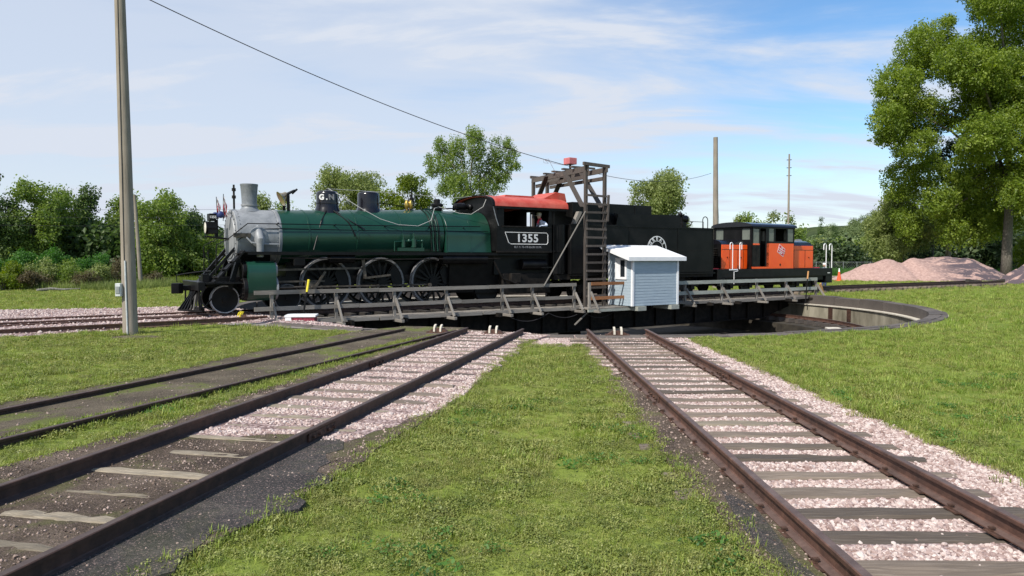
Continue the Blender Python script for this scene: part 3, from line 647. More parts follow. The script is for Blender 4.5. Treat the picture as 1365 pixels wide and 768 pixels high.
def grass(name, label, y0, y1, dens, sc0, sc1, wts, xlim=None):
    w_ = y1 * 0.77 + 1; n = int(2 * w_ * (y1 - y0) * dens); Q = np.column_stack([rng.uniform(-w_, w_, n), rng.uniform(y0, y1, n)])
    Q = Q[in_view(Q)]; Q = Q[not_bare(Q + rng.normal(0, 0.05, Q.shape))]
    if xlim: Q = Q[xlim(Q)]
    # sparse where the turf is worn
    nz = vnoise(Q, 1.1, 3.3); Q = Q[(nz > -0.38) | (rng.random(len(Q)) < 0.35)]
    n = len(Q); nz2 = vnoise(Q, 0.5, 8.1)
    pw = np.tile(np.array(wts, float), (n, 1)); pw[:, 2:4] *= np.clip(1 - nz2 * 1.6, .2, 2)[:, None]; right = np.clip((Q[:, 0] - 3) * .3, 0, 1); pw[:, 4] += right * 1.2; pw[:, 2:4] *= (1 - right * .8)[:, None]
    pw /= pw.sum(1, keepdims=True); tid = (pw.cumsum(1) > rng.random(n)[:, None]).argmax(1)
    sc = rng.uniform(sc0, sc1, n) * np.clip(1 + .75 * vnoise(Q, 2.6, 5.5) + .4 * nz2, .55, 1.7); rot = np.zeros((n, 3)); rot[:, 2] = rng.uniform(0, 6.28, n); rot[:, :2] = rng.normal(0, .12, (n, 2))
    o = scatter(name, GT, np.column_stack([Q, np.zeros(n)]), rot, sc, tid, [M['blade'], M['clover'], M['blade_fresh']]); tag(o, label, 'grass'); return n
n1 = grass('grass', 'short clover-filled turf close to the viewer', 2.8, 8, 620, .5, .92, (1, 1, 2.8, 2.2, .2))
n2 = grass('grass', 'mown turf at middle distance around the spur tracks', 8, 20, 190, .75, 1.35, (1.2, 1.2, 1.6, 1.2, .5))
n3 = grass('grass', 'mown turf beyond the pit and the near pole', 20, 42, 26, 1.1, 2.2, (1.3, 1.3, .5, .4, .9))
wq = rng.uniform((-6, 3), (9, 13), (2600, 2)); wq = wq[in_view(wq)]; wq = wq[not_bare(wq)]; wq = wq[vnoise(wq, .9, 21.0) > .26]; n_ = len(wq); wr = np.zeros((n_, 3)); wr[:, 2] = rng.uniform(0, 6.28, n_)
tag(scatter('weeds', GT, np.column_stack([wq, np.full(n_, .012)]), wr, rng.uniform(1.0, 1.9, n_), rng.integers(2, 4, n_), [M['leaf_fresh'], M['leaf_fresh'], M['leaf_fresh']]), 'low broad-leaved weeds growing in loose patches in the near turf', 'weeds')
n4 = grass('grass', 'farther mown lawn out to the shrubs and stone heaps', 42, 74, 9, 1.2, 2.3, (1.3, 1.3, .3, .2, .9))
# a fringe of taller tufts creeping over the edges of the beds
E = []
for p in (bed1, bed2, bed3):
    q = np.array(densify(p, 0.06, 0.10, 2.0)); E.append(q + rng.normal(0, .05, q.shape)); E.append(q + rng.normal(0, .09, q.shape)); E.append(q + rng.normal(0, .07, q.shape))
E = np.vstack(E); E = E[in_view(E)]; E = E[(E[:, 1] < 18) & (np.hypot(E[:, 0] - C.x, E[:, 1] - C.y) > 15.5)]
th = T1; d_ = E - np.array([C.x, C.y])
n = len(E); rot = np.zeros((n, 3)); rot[:, 2] = rng.uniform(0, 6.28, n)
o = scatter('grass_fringe', GT, np.column_stack([E, np.full(n, .026)]), rot, rng.uniform(.55, 1.15, n), rng.integers(0, 5, n), [M['blade'], M['clover'], M['blade_fresh']])
tag(o, 'grass and weeds creeping over the edges of the track beds', 'grass')

# ------------------------------------------------------------------ turntable pit
pit = empty('turntable_pit', (C.x, C.y, -1.35), 0, 'round concrete turntable pit edged with dark weathered kerb timbers', 'turntable pit', org=(C.x, C.y, 0))
pit.location.z = 0
o3 = (C.x, C.y, 0)
MB().lathe([(13.95, -1.95), (13.95, -0.40), (14.72, -0.40), (14.72, -1.95)], o3, n=128).build('concrete_wall', M['concrete'], pit)
MB().lathe([(13.88, -0.43), (13.88, -0.385), (14.30, -0.380), (14.30, -0.43)], o3, n=128).build('wall_ledge', M['concrete_pale'], pit)
MB().lathe([(.01, -1.90), (11.6, -1.85), (11.62, -1.28), (13.96, -1.27)], o3, n=96).build('pit_floor', M['pitfloor'], pit)
nk = 46
for k in range(nk):
    a0 = 2 * PI * k / nk; a1 = 2 * PI * (k + 1) / nk - 0.003; rr = random.Random(k); dz = rr.uniform(-.02, .025); dr = rr.uniform(-.02, .03)
    m = MB(); pr = []
    for (r_, z_) in ((14.13 + dr, -0.38), (14.13 + dr, 0.03 + dz), (14.46 + dr, 0.045 + dz), (14.70, 0.02 + dz), (14.74, -0.38)):
        pr.append((r_, z_))
    m.lathe(pr, o3, n=4, a0=a0, a1=a1); m.lathe([(14.455 + dr, 0.02 + dz), (14.47 + dr, 0.05 + dz), (14.52, 0.055 + dz), (14.53, 0.02)], o3, n=4, a0=a0, a1=a1)
    ends = [[(o3[0] + r_ * math.cos(a), o3[1] + r_ * math.sin(a), z_) for r_, z_ in pr] for a in (a0, a1)]
    for e in ends: m.mesh_from(e, [(0, 1, 2, 3, 4)])
    m.build('kerb_timber', M['kerb_wood'], pit, jit=0.006)
m = MB(); m.lathe([(12.55, -1.06), (12.55, -1.03), (12.59, -1.02), (12.59, -0.94), (12.57, -0.90), (12.65, -0.90), (12.63, -0.94), (12.63, -1.02), (12.67, -1.03), (12.67, -1.06)], o3, n=128)
m.build('ring_rail', M['rust'], pit)
m = MB(); nt_ = 110
for k in range(nt_):
    a = 2 * PI * k / nt_ + .01; m.box((o3[0] + 12.6 * math.cos(a), o3[1] + 12.6 * math.sin(a), -1.16), (0.85, 0.22, 0.2), Matrix.Rotation(a, 3, 'Z'))
m.build('ring_rail_ties', M['kerb_wood'], pit, smooth=False, kind='stuff')
m = MB(); m.lathe([(11.0, -1.9), (11.0, -0.98), (11.55, -0.96), (11.55, -1.9)], o3, n=10, a0=R(-52), a1=R(-8)); m.build('foundation_ledge', M['concrete_pale'], pit, jit=0.03)
for a in (15.5, 9.8):
    p = Vector((C.x + 13.93 * math.cos(R(a)), C.y + 13.93 * math.sin(R(a)), -0.75)); MB().box(p, (0.05, 0.28, 0.62), Matrix.Rotation(R(a), 3, 'Z')).build('wall_plate', M['rust2'], pit, smooth=False)

# lock brackets on the kerb between the rails
def bracket(th, r, label, z=0.06, mat='concrete_pale', group='track lock brackets on the pit kerb'):
    p = rad_pt(th, r); t = empty('lock_bracket', (p.x, p.y, z), -th, label, 'lock bracket', group)
    m = MB(); m.prism([(-.27, 0), (.27, 0), (.12, .10), (-.12, .10)], 'y', -.06, .10); m.b2(-.30, .30, -.12, .16, -.03, 0.01); m.build('base_plate', M['rust_dark'], t, smooth=False)
    for x in (-.09, .09):
        m = MB(); pts = [(-.10, 0.0), (-.09, .10), (-.05, .165), (0.02, .20), (.05, .19), (0.0, .12), (-.02, 0.0)]
        m.prism([(a, b_) for a, b_ in pts], 'x', x - .025, x + .025); m.build('jaw', M[mat], t, smooth=False)
bracket(T1, 14.35, 'steel track lock with two pale jaws at the head of the right spur')
bracket(T2, 14.35, 'steel track lock with two pale jaws at the head of the middle spur')
bracket(T3, 14.35, 'steel track lock with two pale jaws at the head of the mossy spur')
bracket(TA, 14.75, 'yellow jawed track lock on the lead track under the steam engine', 0.10, 'yellow', 'yellow track locks')
bracket(TB, 14.75, 'yellow jawed track lock beside the left end of the walkway railing', 0.10, 'yellow', 'yellow track locks')

# ------------------------------------------------------------------ turntable bridge
br = train_empty('turntable_bridge', 0, 0, -1.0, label='long black steel turntable bridge with a plank walkway carrying both locomotives', cat='turntable')
HB = 14.0
for y in (-1.45, 1.45):
    m = MB(); m.prism([(-HB, -0.14), (HB, -0.14), (HB, -0.55), (HB - 2.2, -1.08), (-HB + 2.2, -1.08), (-HB, -0.55)], 'y', y - .015, y + .015)
    for z0, z1 in ((-0.17, -0.14),): m.b2(-HB, HB, y - .19, y + .19, z0, z1 + .0005)
    m.b2(-HB + 2.2, HB - 2.2, y - .19, y + .19, -1.12, -1.08)
    m.build('girder', M['soot'], br, smooth=False)
    for k in range(21):
        s = -13 + 1.3 * k; zb = -0.55 - (0.53 * min(1, (HB - abs(s)) / 2.2))
        MB().b2(s - .05, s + .05, y - .13, y + .13, zb, -0.172).build('stiffener', M['soot'], br, smooth=False)
for k in range(9):
    s = -12 + 3 * k; MB().b2(s - .08, s + .08, -1.3, 1.3, -0.60, -0.30).build('cross_beam', M['soot'], br, smooth=False)
m = MB(); m.cyl((0, 0, -1.9), (0, 0, -0.65), 0.55, 0.45, 20); m.build('centre_pivot', M['soot'], br)
tie_b = None
for k in range(48):
    s = -HB + 0.2 + 0.585 * k
    if tie_b is None:
        tie_b = MB().box((0, 0, -0.035), (0.22, 3.2, 0.19)).build('bridge_tie', M['creosote'], None, smooth=False, bevel=.01); tie_b.parent = br; tie_b.location = Vector((s, 0, 0)) - ORG[br.name]
    else:
        q = tie_b.copy(); COL.objects.link(q); q.parent = br; q.location = Vector((s, 0, random.uniform(-.01, .01))) - ORG[br.name]
for y in (-GA, GA):
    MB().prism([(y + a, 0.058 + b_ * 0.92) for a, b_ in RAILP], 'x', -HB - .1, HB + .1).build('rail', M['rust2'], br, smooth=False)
# walkway on the camera side: joists, planks, edge stringer
WY0, WY1 = -1.66, -2.62
proto_p = None
ns = int((2 * HB + 1.0) / 0.245)
for k in range(ns):
    s = -HB - 0.4 + 0.245 * k
    if proto_p is None:
        proto_p = MB().box((0, (WY0 + WY1) / 2, -0.02), (0.225, abs(WY1 - WY0), 0.05)).build('walkway_plank', M['rail_wood'], None, smooth=False); proto_p.parent = br; q = proto_p
    else:
        q = proto_p.copy(); COL.objects.link(q); q.parent = br
    q.location = Vector((s, random.uniform(-.02, .02), random.uniform(-.006, .006))) - ORG[br.name]
for k in range(7):
    s0 = -HB - .5 + 4.15 * k; MB().box((s0 + 2.06, WY1 - .03, -0.045 + random.uniform(-.01, .01)), (4.11, 0.06, 0.12)).build('edge_stringer', M['rail_wood'], br, smooth=False)
for k in range(15):
    s = -HB + 0.6 + 1.95 * k; MB().b2(s - .05, s + .05, -3.0, -1.4, -0.19, -0.05).build('outrigger', M['soot'], br, smooth=False)
cab_pts = []
for (x0, x1, sag) in ((-5.2, -3.2, .28), (-3.2, -1.5, .22), (-1.5, .4, .30)):
    for i in range(9 if x1 == .4 else 8):
        t = i / 8; cab_pts.append((x0 + (x1 - x0) * t, WY1 - .12, -0.16 - sag * 4 * t * (1 - t)))
MB().tube(cab_pts, .012, 5).build('slack_cable', M['wire'], br)
MB().bar((-1.9, -2.75, -0.70), (-1.4, -2.95, -0.2), .07, .05).build('hanging_strut', M['rail_wood_z'], br, smooth=False)
for s, lab, hm, tm in ((-13.05, None, 'iron', 'yellow'), (13.4, None, 'iron', 'new_wood')):
    lv = MB().tube([(s - .05, -2.85, -.32), (s + .02, -2.85, .4), (s + .12, -2.83, .93)], .032, 8).build('locking_lever', M[hm], br)
    MB().tube([(s + .12, -2.83, .93), (s + .19, -2.82, 1.33)], .04, 8).build('lever_tip', M[tm], lv)

# ------------------------------------------------------------------ railings of the walkway
def railing(name, label, posts, y, top, rails, mat, endx=None, brace=True, pmat='rail_wood_z', foot=True, z0=-0.12):
    t = train_empty(name, posts[0], y, 0, label=label, cat='railing', group=None)
    for s in posts:
        MB().box((s, y, (z0 + top) / 2), (0.10, 0.10, top - z0)).build('post', M[pmat], t, smooth=False, bevel=.008, jit=.004)
        if brace:
            MB().bar((s + .03, y - .55, z0 + .05), (s + .03, y - .06, top * .62), .05, .09).build('brace', M[pmat], t, smooth=False, jit=.005)
            if foot: MB().box((s + .03, y - .25, z0 - .02), (.11, .80, .10)).build('foot_block', M['rail_wood'], t, smooth=False, bevel=.008)
    lo, hi = (posts[0] - .6, posts[-1] + .1) if endx is None else endx
    for (z, h) in rails:
        x = lo; i = 0
        while x < hi - .3:
            i += 1; x2 = min(hi, x + random.Random(int(z * 100) + i).uniform(3.4, 4.8)); x2 = hi if hi - x2 < 1.2 else x2
            MB().bar((x + .005, y - .07 - .004 * (i % 2), z + random.uniform(-.008, .008)), (x2 - .005, y - .07, z + random.uniform(-.008, .008)), .04, h).build('rail_board', M[mat], t, smooth=False)
            x = x2
    return t
railing('walkway_railing', 'long grey wooden walkway railing in front of the steam engine wheels', [-13.99, -11.88, -9.78, -7.73, -5.31, -3.9, -1.82], -2.6, .98, [(.93, .13), (.42, .13)], 'rail_wood', endx=(-14.55, -1.75))
railing('walkway_railing', 'short rust-stained brown railing between the timber ladder and the blue-grey hut', [-1.30, 1.00], -2.95, 1.02, [(.97, .13), (.38, .13)], 'rail_brown', endx=(-1.25, .95), foot=True)
railing('walkway_railing', 'pale greenish walkway railing in front of the orange diesel', [4.65, 7.14, 9.72, 12.05, 14.6], -2.6, .98, [(.90, .16), (.42, .16)], 'rail_green', endx=(3.9, 14.6))
wb = train_empty('leaning_board', 14.9, -2.7, -.3, label='fresh orange-brown board leaning on the last railing post by the pit', cat='board')
MB().bar((15.25, -2.75, -.42), (14.72, -2.78, .66), .05, .16).build('board', M['new_wood'], wb, smooth=False)
pf = train_empty('plank_platform', -.3, -2.9, -.1, label='low plank landing at the foot of the timber ladder', cat='platform')
for k in range(6): MB().b2(-1.6 + .46 * k, -1.6 + .46 * k + .44, -3.25, -2.66, -.06 + .006 * (k % 2), -.01 + .006 * (k % 2)).build('plank', M['rail_wood'], pf, smooth=False)
MB().b2(-1.6, 1.2, -3.27, -3.20, -.17, -.065).build('beam', M['rail_green'], pf, smooth=False)

# ------------------------------------------------------------------ timber gantry with ladder
ga = train_empty('timber_gantry', -.65, -2.6, 0, label='weathered timber gantry with a ladder, arching over the tender behind the red cab', cat='gantry')
GZ = 5.86
PN = [(-1.22, -2.6), (-.20, -2.6)]; PF = [(-.20, 2.55), (.62, 2.55)]
for i, (s, y) in enumerate(PN):
    MB().bar((s - .02 * i, y, -.12), (s + .12 * (1 - i) * 0 , y, GZ), .13, .13).build('post', M['gantry_wood'], ga, smooth=False, bevel=.01, jit=.006)
for s, y in PF: MB().bar((s, y, -.12), (s, y, GZ - .02), .14, .14).build('post', M['gantry_wood'], ga, smooth=False, bevel=.01)
for a, b_ in ((PN[0], PF[0]), (PN[1], PF[1])):
    MB().bar((a[0] + .02, a[1] - .12, GZ - .17), (b_[0] + .02, b_[1] + .12, GZ - .14), .08, .22).build('top_beam', M['gantry_wood'], ga, smooth=False, jit=.01)
    MB().bar((a[0] + .10, a[1] + .08, GZ - .50), (b_[0] + .10, b_[1] - .1, GZ - .44), .08, .15).build('lower_beam', M['gantry_wood'], ga, smooth=False, jit=.01)
    t = .30
    q = lambda t: (a[0] + (b_[0] - a[0]) * t, a[1] + (b_[1] - a[1]) * t)
    for t0, t1 in ((0.015, .34), (.985, .68)):
        p0 = q(t0); p1 = q(t1); MB().bar((p0[0] - .10, p0[1], GZ - 1.75), (p1[0] - .10, p1[1], GZ - .12), .05, .24, up=(1, 0, 0)).build('knee_brace', M['gantry_wood'], ga, smooth=False, jit=.008)
MB().bar((-1.45, -2.72, GZ + .01), (.02, -2.62, GZ - .02), .10, .13).build('cap_beam', M['gantry_wood'], ga, smooth=False)
MB().bar((-.30, 2.65, GZ + .01), (.75, 2.65, GZ - .0), .10, .12).build('cap_beam', M['gantry_wood'], ga, smooth=False)
for k, t in enumerate((.2, .36, .55, .72)):
    s0 = PN[0][0] + (PF[0][0] - PN[0][0]) * t; s1 = PN[1][0] + (PF[1][0] - PN[1][0]) * t; y = -2.6 + 5.15 * t
    MB().bar((s0 - .15, y, GZ + .01), (s1 + .12, y, GZ + .01), .16, .07).build('cross_piece', M['gantry_wood'], ga, smooth=False)
for k in range(13):
    z = .45 + .345 * k; MB().box((-.71, -2.70, z), (1.06, .05, .085), Matrix.Rotation(random.uniform(-.02, .02), 3, 'Y')).build('rung', M['gantry_wood'], ga, smooth=False)
MB().bar((-.13, -2.70, 3.55), (-.07, -2.70, 4.65), .06, .10).build('splice', M['gantry_wood'], ga, smooth=False)
rb = train_empty('red_lamp_box', .02, -1.2, GZ + .05, label='faded red box on a short stem on top of the timber gantry', cat='box')
MB().box((-.42, -.55, GZ + .40), (.42, .42, .28)).build('box', M['redbox'], rb, smooth=False, bevel=.012)
MB().cyl((-.42, -.55, GZ + .02), (-.42, -.55, GZ + .25), .05, n=8).build('stem', M['iron'], rb)
pr = train_empty('stay_rod', -3.4, -2.7, .9, label='thin bare wooden stay slanting from the walkway railing up to the ladder', cat='stay')
MB().tube([(-3.42, -2.72, .92), (-1.30, -2.68, 3.92)], .028, 6).build('rod', M['rail_wood_z'], pr)

# ------------------------------------------------------------------ control hut
hu = train_empty('control_hut', 1.85, -3.3, 0, label='small blue-grey clapboard hut with white trim and white shed roof on the turntable', cat='hut')
HX0, HX1, HY0, HY1 = .52, 3.20, -3.55, -2.05; ZF, ZB = 1.98, 2.42
z0 = .02
sl = (ZB - ZF) / (HY1 - HY0)
MB().prism([(HY0 + .03, z0), (HY1 - .03, z0), (HY1 - .03, ZB), (HY0 + .03, ZF)], 'x', HX0 + .03, HX1 - .03).build('wall_frame', M['siding'], hu, smooth=False)
nb = 16; bh = (ZF - z0) / nb
for k in range(nb):
    za = z0 + k * bh
    MB().prism([(HY0 + .028, za), (HY0 + .006, za - .002), (HY0 + .014, za + bh + .004), (HY0 + .028, za + bh)], 'x', HX0 + .05, HX1 - .05).build('clapboard', M['siding'], hu, smooth=False)
nb2 = 20
WY = (-3.10, -2.60); WZ = (1.22, 1.93)
for k in range(nb2):
    za = z0 + k * bh; ytop = HY1 if za + bh < ZF else HY1
    ya = HY0 + .05
    if za + bh > ZF: ya = HY0 + max(.05, (za + bh - ZF) / sl)
    if ya > HY1 - .2: continue
    segs = [(ya, HY1 - .05)]
    if za + bh > WZ[0] and za < WZ[1]: segs = [(ya, WY[0]), (WY[1], HY1 - .05)]
    for (a, b_) in segs:
        if b_ - a > .05: MB().prism([(HX0 + .028, za), (HX0 + .006, za - .002), (HX0 + .014, za + bh + .004), (HX0 + .028, za + bh)], 'y', a, b_).build('clapboard', M['siding'], hu, smooth=False)
for (x, y, h) in ((HX0, HY0, ZF), (HX1, HY0, ZF), (HX0, HY1, ZB - .02), (HX1, HY1, ZB - .02)):
    dx = .05 if x == HX0 else -.05; dy = .05 if y == HY0 else -.05
    MB().b2(x - dx * .4, x + dx * 1.6, y - dy * .4, y + dy * 1.6, z0 - .01, h).build('corner_trim', M['white'], hu, smooth=False)
wf = MB(); 
for (ya, yb, za, zb) in ((WY[0] - .1, WY[0], WZ[0] - .1, WZ[1] + .1), (WY[1], WY[1] + .1, WZ[0] - .1, WZ[1] + .1), (WY[0], WY[1], WZ[0] - .1, WZ[0]), (WY[0], WY[1], WZ[1], WZ[1] + .1)):
    wf.b2(HX0 - .03, HX0 + .03, ya, yb, za, zb)
win = wf.build('window_frame', M['white'], hu, smooth=False)
MB().b2(HX0 + .002, HX0 + .029, WY[0], WY[1], WZ[0], WZ[1]).build('pane', M['glass'], win, smooth=False)
MB().b2(HX0 - .01, HX0 + .03, WY[0] + .30, WY[1], WZ[0], WZ[1]).build('blind', M['white'], win, smooth=False)
def zr(y, d): return ZF + .05 + (y - HY0) * sl + d
ov = .13
rf = MB().prism([(HY0 - ov, zr(HY0 - ov, 0.03)), (HY1 + ov, zr(HY1 + ov, 0.03)), (HY1 + ov, zr(HY1 + ov, .075)), (HY0 - ov, zr(HY0 - ov, .075))], 'x', HX0 - .34, HX1 + .32).build('roof', M['white'], hu, smooth=False)
MB().b2(HX0 - .35, HX1 + .33, HY0 - ov - .03, HY0 - ov - .002, zr(HY0 - ov, -.09), zr(HY0 - ov, .07)).build('fascia', M['white'], rf, smooth=False)
for x in (HX0 - .37, HX1 + .322):
    MB().prism([(HY0 - ov - .02, zr(HY0 - ov, -.08)), (HY1 + ov, zr(HY1 + ov, -.08)), (HY1 + ov, zr(HY1 + ov, .068)), (HY0 - ov - .02, zr(HY0 - ov, .068))], 'x', x, x + .028).build('fascia', M['white'], rf, smooth=False)
for s in (.95, 2.9): MB().b2(s - .25, s + .22, -3.7, -2.2, -.18, .0).build('support_block', M['rail_green'], hu, smooth=False)

# ------------------------------------------------------------------ lettering
def text(name, body, size, mat, parent, loc, rot, bold=0.0, sx=1.0, space=1.0, thick=0.004):
    cu = bpy.data.curves.new(name, 'FONT'); cu.body = body; cu.size = size; cu.align_x = 'CENTER'; cu.align_y = 'CENTER'; cu.offset = bold; cu.extrude = thick; cu.space_character = space; cu.resolution_u = 4
    t = bpy.data.objects.new(name, cu); COL.objects.link(t); bpy.context.view_layer.update()
    me = bpy.data.meshes.new_from_object(t.evaluated_get(bpy.context.evaluated_depsgraph_get())); bpy.data.objects.remove(t); bpy.data.curves.remove(cu)
    me.name = name; me.transform(Matrix.Diagonal((sx, 1, 1, 1))); me.materials.clear()
    o = link(name, me, M[mat], parent); o.location = Vector(loc) - ORG.get(parent.name, Vector()); o.rotation_euler = rot; return o
FRONT = (PI / 2, 0, 0)                             # faces the camera side (towards -y)

# ------------------------------------------------------------------ steam locomotive (written in s, y, z of the bridge frame; camera side is -y)
RT = 0.20                                          # rail head
lo = train_empty('steam_locomotive', -9.5, 0, RT, label='green and black steam locomotive with silver smokebox on the turntable bridge', cat='steam locomotive')
BZ0, BZ1 = 2.72, 2.90                              # boiler axis height front and back
sb = MB(); sb.lathe([(.93, -14.62), (.95, -14.60), (.96, -13.32), (.96, -13.25)], (0, 0, BZ0), 'x', 48); smoke = sb.build('smokebox', M['silver'], lo)
m = MB(); m.lathe([(.01, -14.70), (.30, -14.70), (.62, -14.68), (.72, -14.66), (.74, -14.63), (.90, -14.63), (.90, -14.60)], (0, 0, BZ0), 'x', 36); sdoor = m.build('smokebox_door', M['silver'], smoke)
m = MB()
for k in range(24): a = 2 * PI * k / 24; m.cyl((-14.66, .84 * math.cos(a), BZ0 + .84 * math.sin(a)), (-14.60, .84 * math.cos(a), BZ0 + .84 * math.sin(a)), .025, n=6)
m.build('door_bolts', M['silver_dull'], smoke, kind='stuff')
m = MB()
for s in (-14.5, -13.30):
    for k in range(40): a = 2 * PI * k / 40; m.ball((s, .962 * math.cos(a), BZ0 + .962 * math.sin(a)), .016, 4)
m.build('rivets', M['silver_dull'], smoke, kind='stuff')
m = MB(); m.lathe([(.965, -13.25), (.985, -13.24), (.985, -13.16), (.975, -13.14)], (0, 0, BZ0), 'x', 48); m.build('boiler_band', M['silver'], smoke)
# boiler barrel, slightly conical, then the firebox wrapper
m = MB(); m.lathe([(.975, -13.15), (.985, -11.2), (1.0, -9.4), (1.02, -6.95)], (0, 0, 0), 'x', 48)
for v in m.b.verts: v.co.z += BZ0 + (BZ1 - BZ0) * (v.co.x + 13.15) / 6.2
boiler = m.build('boiler', M['green'], lo)
for s in (-12.2, -10.45, -8.7, -7.45):
    zc = BZ0 + (BZ1 - BZ0) * (s + 13.15) / 6.2; r_ = .983 + .04 * (s + 13.15) / 6.2
    MB().lathe([(r_, s - .03), (r_ + .008, s - .025), (r_ + .008, s + .025), (r_, s + .03)], (0, 0, zc), 'x', 48).build('boiler_band', M['green'], boiler)
m = MB(); sec = []
prof = []
for k in range(25):
    a = R(-8) + (PI + R(16)) * k / 24; prof.append((1.07 * math.cos(a), 2.83 + 1.05 * math.sin(a) + .02))
prof = [(1.13, 2.22)] + prof + [(-1.13, 2.22)]
m.prism([(p[0], p[1]) for p in prof], 'x', -6.86, -4.85)
m.build('firebox_jacket', M['green'], lo, bevel=.03)
for s in (-6.88, -5.8): 
    mm_ = MB(); mm_.prism([(p[0] * 1.006, (p[1] - 2.8) * 1.006 + 2.8) for p in prof], 'x', s - .02, s + .02); mm_.build('jacket_band', M['green'], lo)
# stack
m = MB(); m.lathe([(.40, 3.60), (.34, 3.66), (.27, 3.72), (.245, 3.80), (.255, 4.1), (.285, 4.48), (.295, 4.50), (.295, 4.55), (.27, 4.55), (.26, 4.40)], (-13.98, 0, 0), n=32); m.build('smokestack', M['silver_dull'], lo)
m = MB(); m.lathe([(.255, 3.80), (.275, 3.80), (.275, 3.86), (.255, 3.86)], (-13.98, 0, 0), n=32); m.build('stack_band', M['silver'], lo)
# steam pipe teardrop on the smokebox flank
m = MB(); m.lathe([(.30, 0), (.30, .03), (.27, .05)], (0, 0, 0), 'y', 24)
for v in m.b.verts: v.co = Vector((v.co.x - 13.93, -.93 - v.co.y, v.co.z * 1.2 + 2.72))
m.build('pipe_flange', M['silver'], smoke)
for sg in (-1, 1):
    m = MB(); m.tube([(-13.93, sg * .80, 3.12), (-13.93, sg * .98, 2.86), (-13.93, sg * 1.10, 2.62), (-13.93, sg * 1.12, 2.42), (-13.93, sg * 1.12, 2.05)], [.05, .13, .175, .12, .115], 14); m.build('steam_pipe', M['silver'], smoke)
MB().b2(-14.72, -14.2, -1.02, -.86, 2.70, 2.84).build('bracket_plate', M['rod'], smoke, smooth=False)
MB().tube([(-14.35, -1.05, 2.70), (-14.2, -1.12, 2.52), (-13.8, -1.12, 2.48), (-13.3, -1.08, 2.48)], .03, 6).build('drain_pipe', M['silver'], smoke)
# domes
def dome(name, s, r, top, mat='gloss'):
    m = MB(); zb = 3.62; h = top - zb
    m.lathe([(r * 1.22, zb), (r * 1.17, zb + .10), (r * 1.07, zb + .20), (r, zb + .30), (r * .985, zb + h * .52), (r * .975, zb + h - .12), (r * .93, zb + h - .05), (r * .80, zb + h - .015), (r * .4, zb + h + .01), (.01, zb + h + .015)], (s, 0, 0), n=36)
    return m.build(name, M[mat], lo, angle=50)
sdome = dome('sand_dome', -11.22, .40, 4.46)
dm = dome('steam_dome', -9.62, .415, 4.50)
m = MB(); m.lathe([(.415, 3.98), (.424, 3.98), (.424, 4.02), (.415, 4.02)], (-11.22, 0, 0), n=32); m.build('dome_band', M['gloss'], sdome)
MB().cyl((-11.22, 0, 4.46), (-11.22, 0, 4.53), .06, n=10).build('filler_cap', M['gloss'], sdome)
# G.N on the dome, letters bent round it
def dome_letter(ch, ang, size, mat):
    a = R(ang); rr_ = .408
    text('dome_letter', ch, size, mat, sdome, (-11.22 + rr_ * math.cos(a), rr_ * math.sin(a), 4.20), (PI / 2, 0, a + PI / 2), bold=.012, thick=.012, sx=1.0)
dome_letter('G', -138, .27, 'letter'); dome_letter('.', -112, .27, 'letter'); dome_letter('N', -88, .27, 'letter_dim')
for a0_, a1_, mt in ((-11.05, -10.2, 'gloss'), (-11.4, -12.1, 'iron')):
    MB().tube([(a0_, -.40, 3.72), ((a0_ + a1_) / 2, -.86, 3.32), (a1_, -1.06, 2.30 if a1_ < -12 else 3.05)], .022, 6).build('sand_pipe', M[mt], lo)
MB().tube([(-11.15, -.45, 3.72), (-10.75, -.86, 3.30), (-10.55, -1.02, 2.8)], .03, 6).build('sand_pipe', M['iron'], lo)
# bell in its yoke, tipped
be = MB(); be.lathe([(.02, .30), (.10, .29), (.15, .24), (.165, .12), (.22, .03), (.275, -.01), (.24, .01), (.14, .06)], (0, 0, 0), n=24)
q = Matrix.Rotation(R(62), 3, 'Y')
for v in be.b.verts: v.co = q @ (v.co - Vector((0, 0, .2))) + Vector((-12.72, 0, 4.20))
bell = be.build('bell', M['bell'], lo)
m = MB(); m.bar((-12.72, -.26, 3.68), (-12.72, -.24, 4.28), .10, .05); m.bar((-12.72, .26, 3.68), (-12.72, .24, 4.28), .10, .05); m.bar((-12.72, -.24, 4.26), (-12.42, -.05, 4.42), .06, .06); m.bar((-12.72, .24, 4.26), (-12.42, .05, 4.42), .06, .06); m.build('bell_yoke', M['iron'], lo, smooth=False)
MB().cyl((-12.50, 0, 4.30), (-12.32, 0, 4.47), .035, n=8).build('bell_lever', M['iron'], bell)
# safety valves, turret, dynamo
m = MB(); m.lathe([(.24, 3.72), (.24, 3.86), (.17, 3.92), (.01, 3.93)], (-7.95, 0, 0), n=20); m.build('valve_base', M['gloss'], lo)
for dx, dy in ((-.13, -.08), (.03, -.10)):
    MB().lathe([(.05, 3.88), (.06, 3.95), (.085, 4.0), (.085, 4.16), (.05, 4.22), (.05, 4.26), (.01, 4.27)], (-7.95 + dx, dy, 0), n=14).build('safety_valve', M['brass'], lo)
MB().lathe([(.06, 3.88), (.06, 4.0), (.10, 4.05), (.09, 4.35), (.05, 4.40), (.05, 4.5), (.025, 4.55), (.025, 4.72), (.01, 4.74)], (-7.80, .08, 0), n=14).build('whistle', M['iron'], lo)
MB().lathe([(.20, 3.80), (.20, 4.08), (.25, 4.09), (.25, 4.16), (.20, 4.18), (.13, 4.22), (.13, 4.34), (.11, 4.36), (.01, 4.37)], (-6.72, 0, 0), n=20).build('turret', M['iron'], lo)
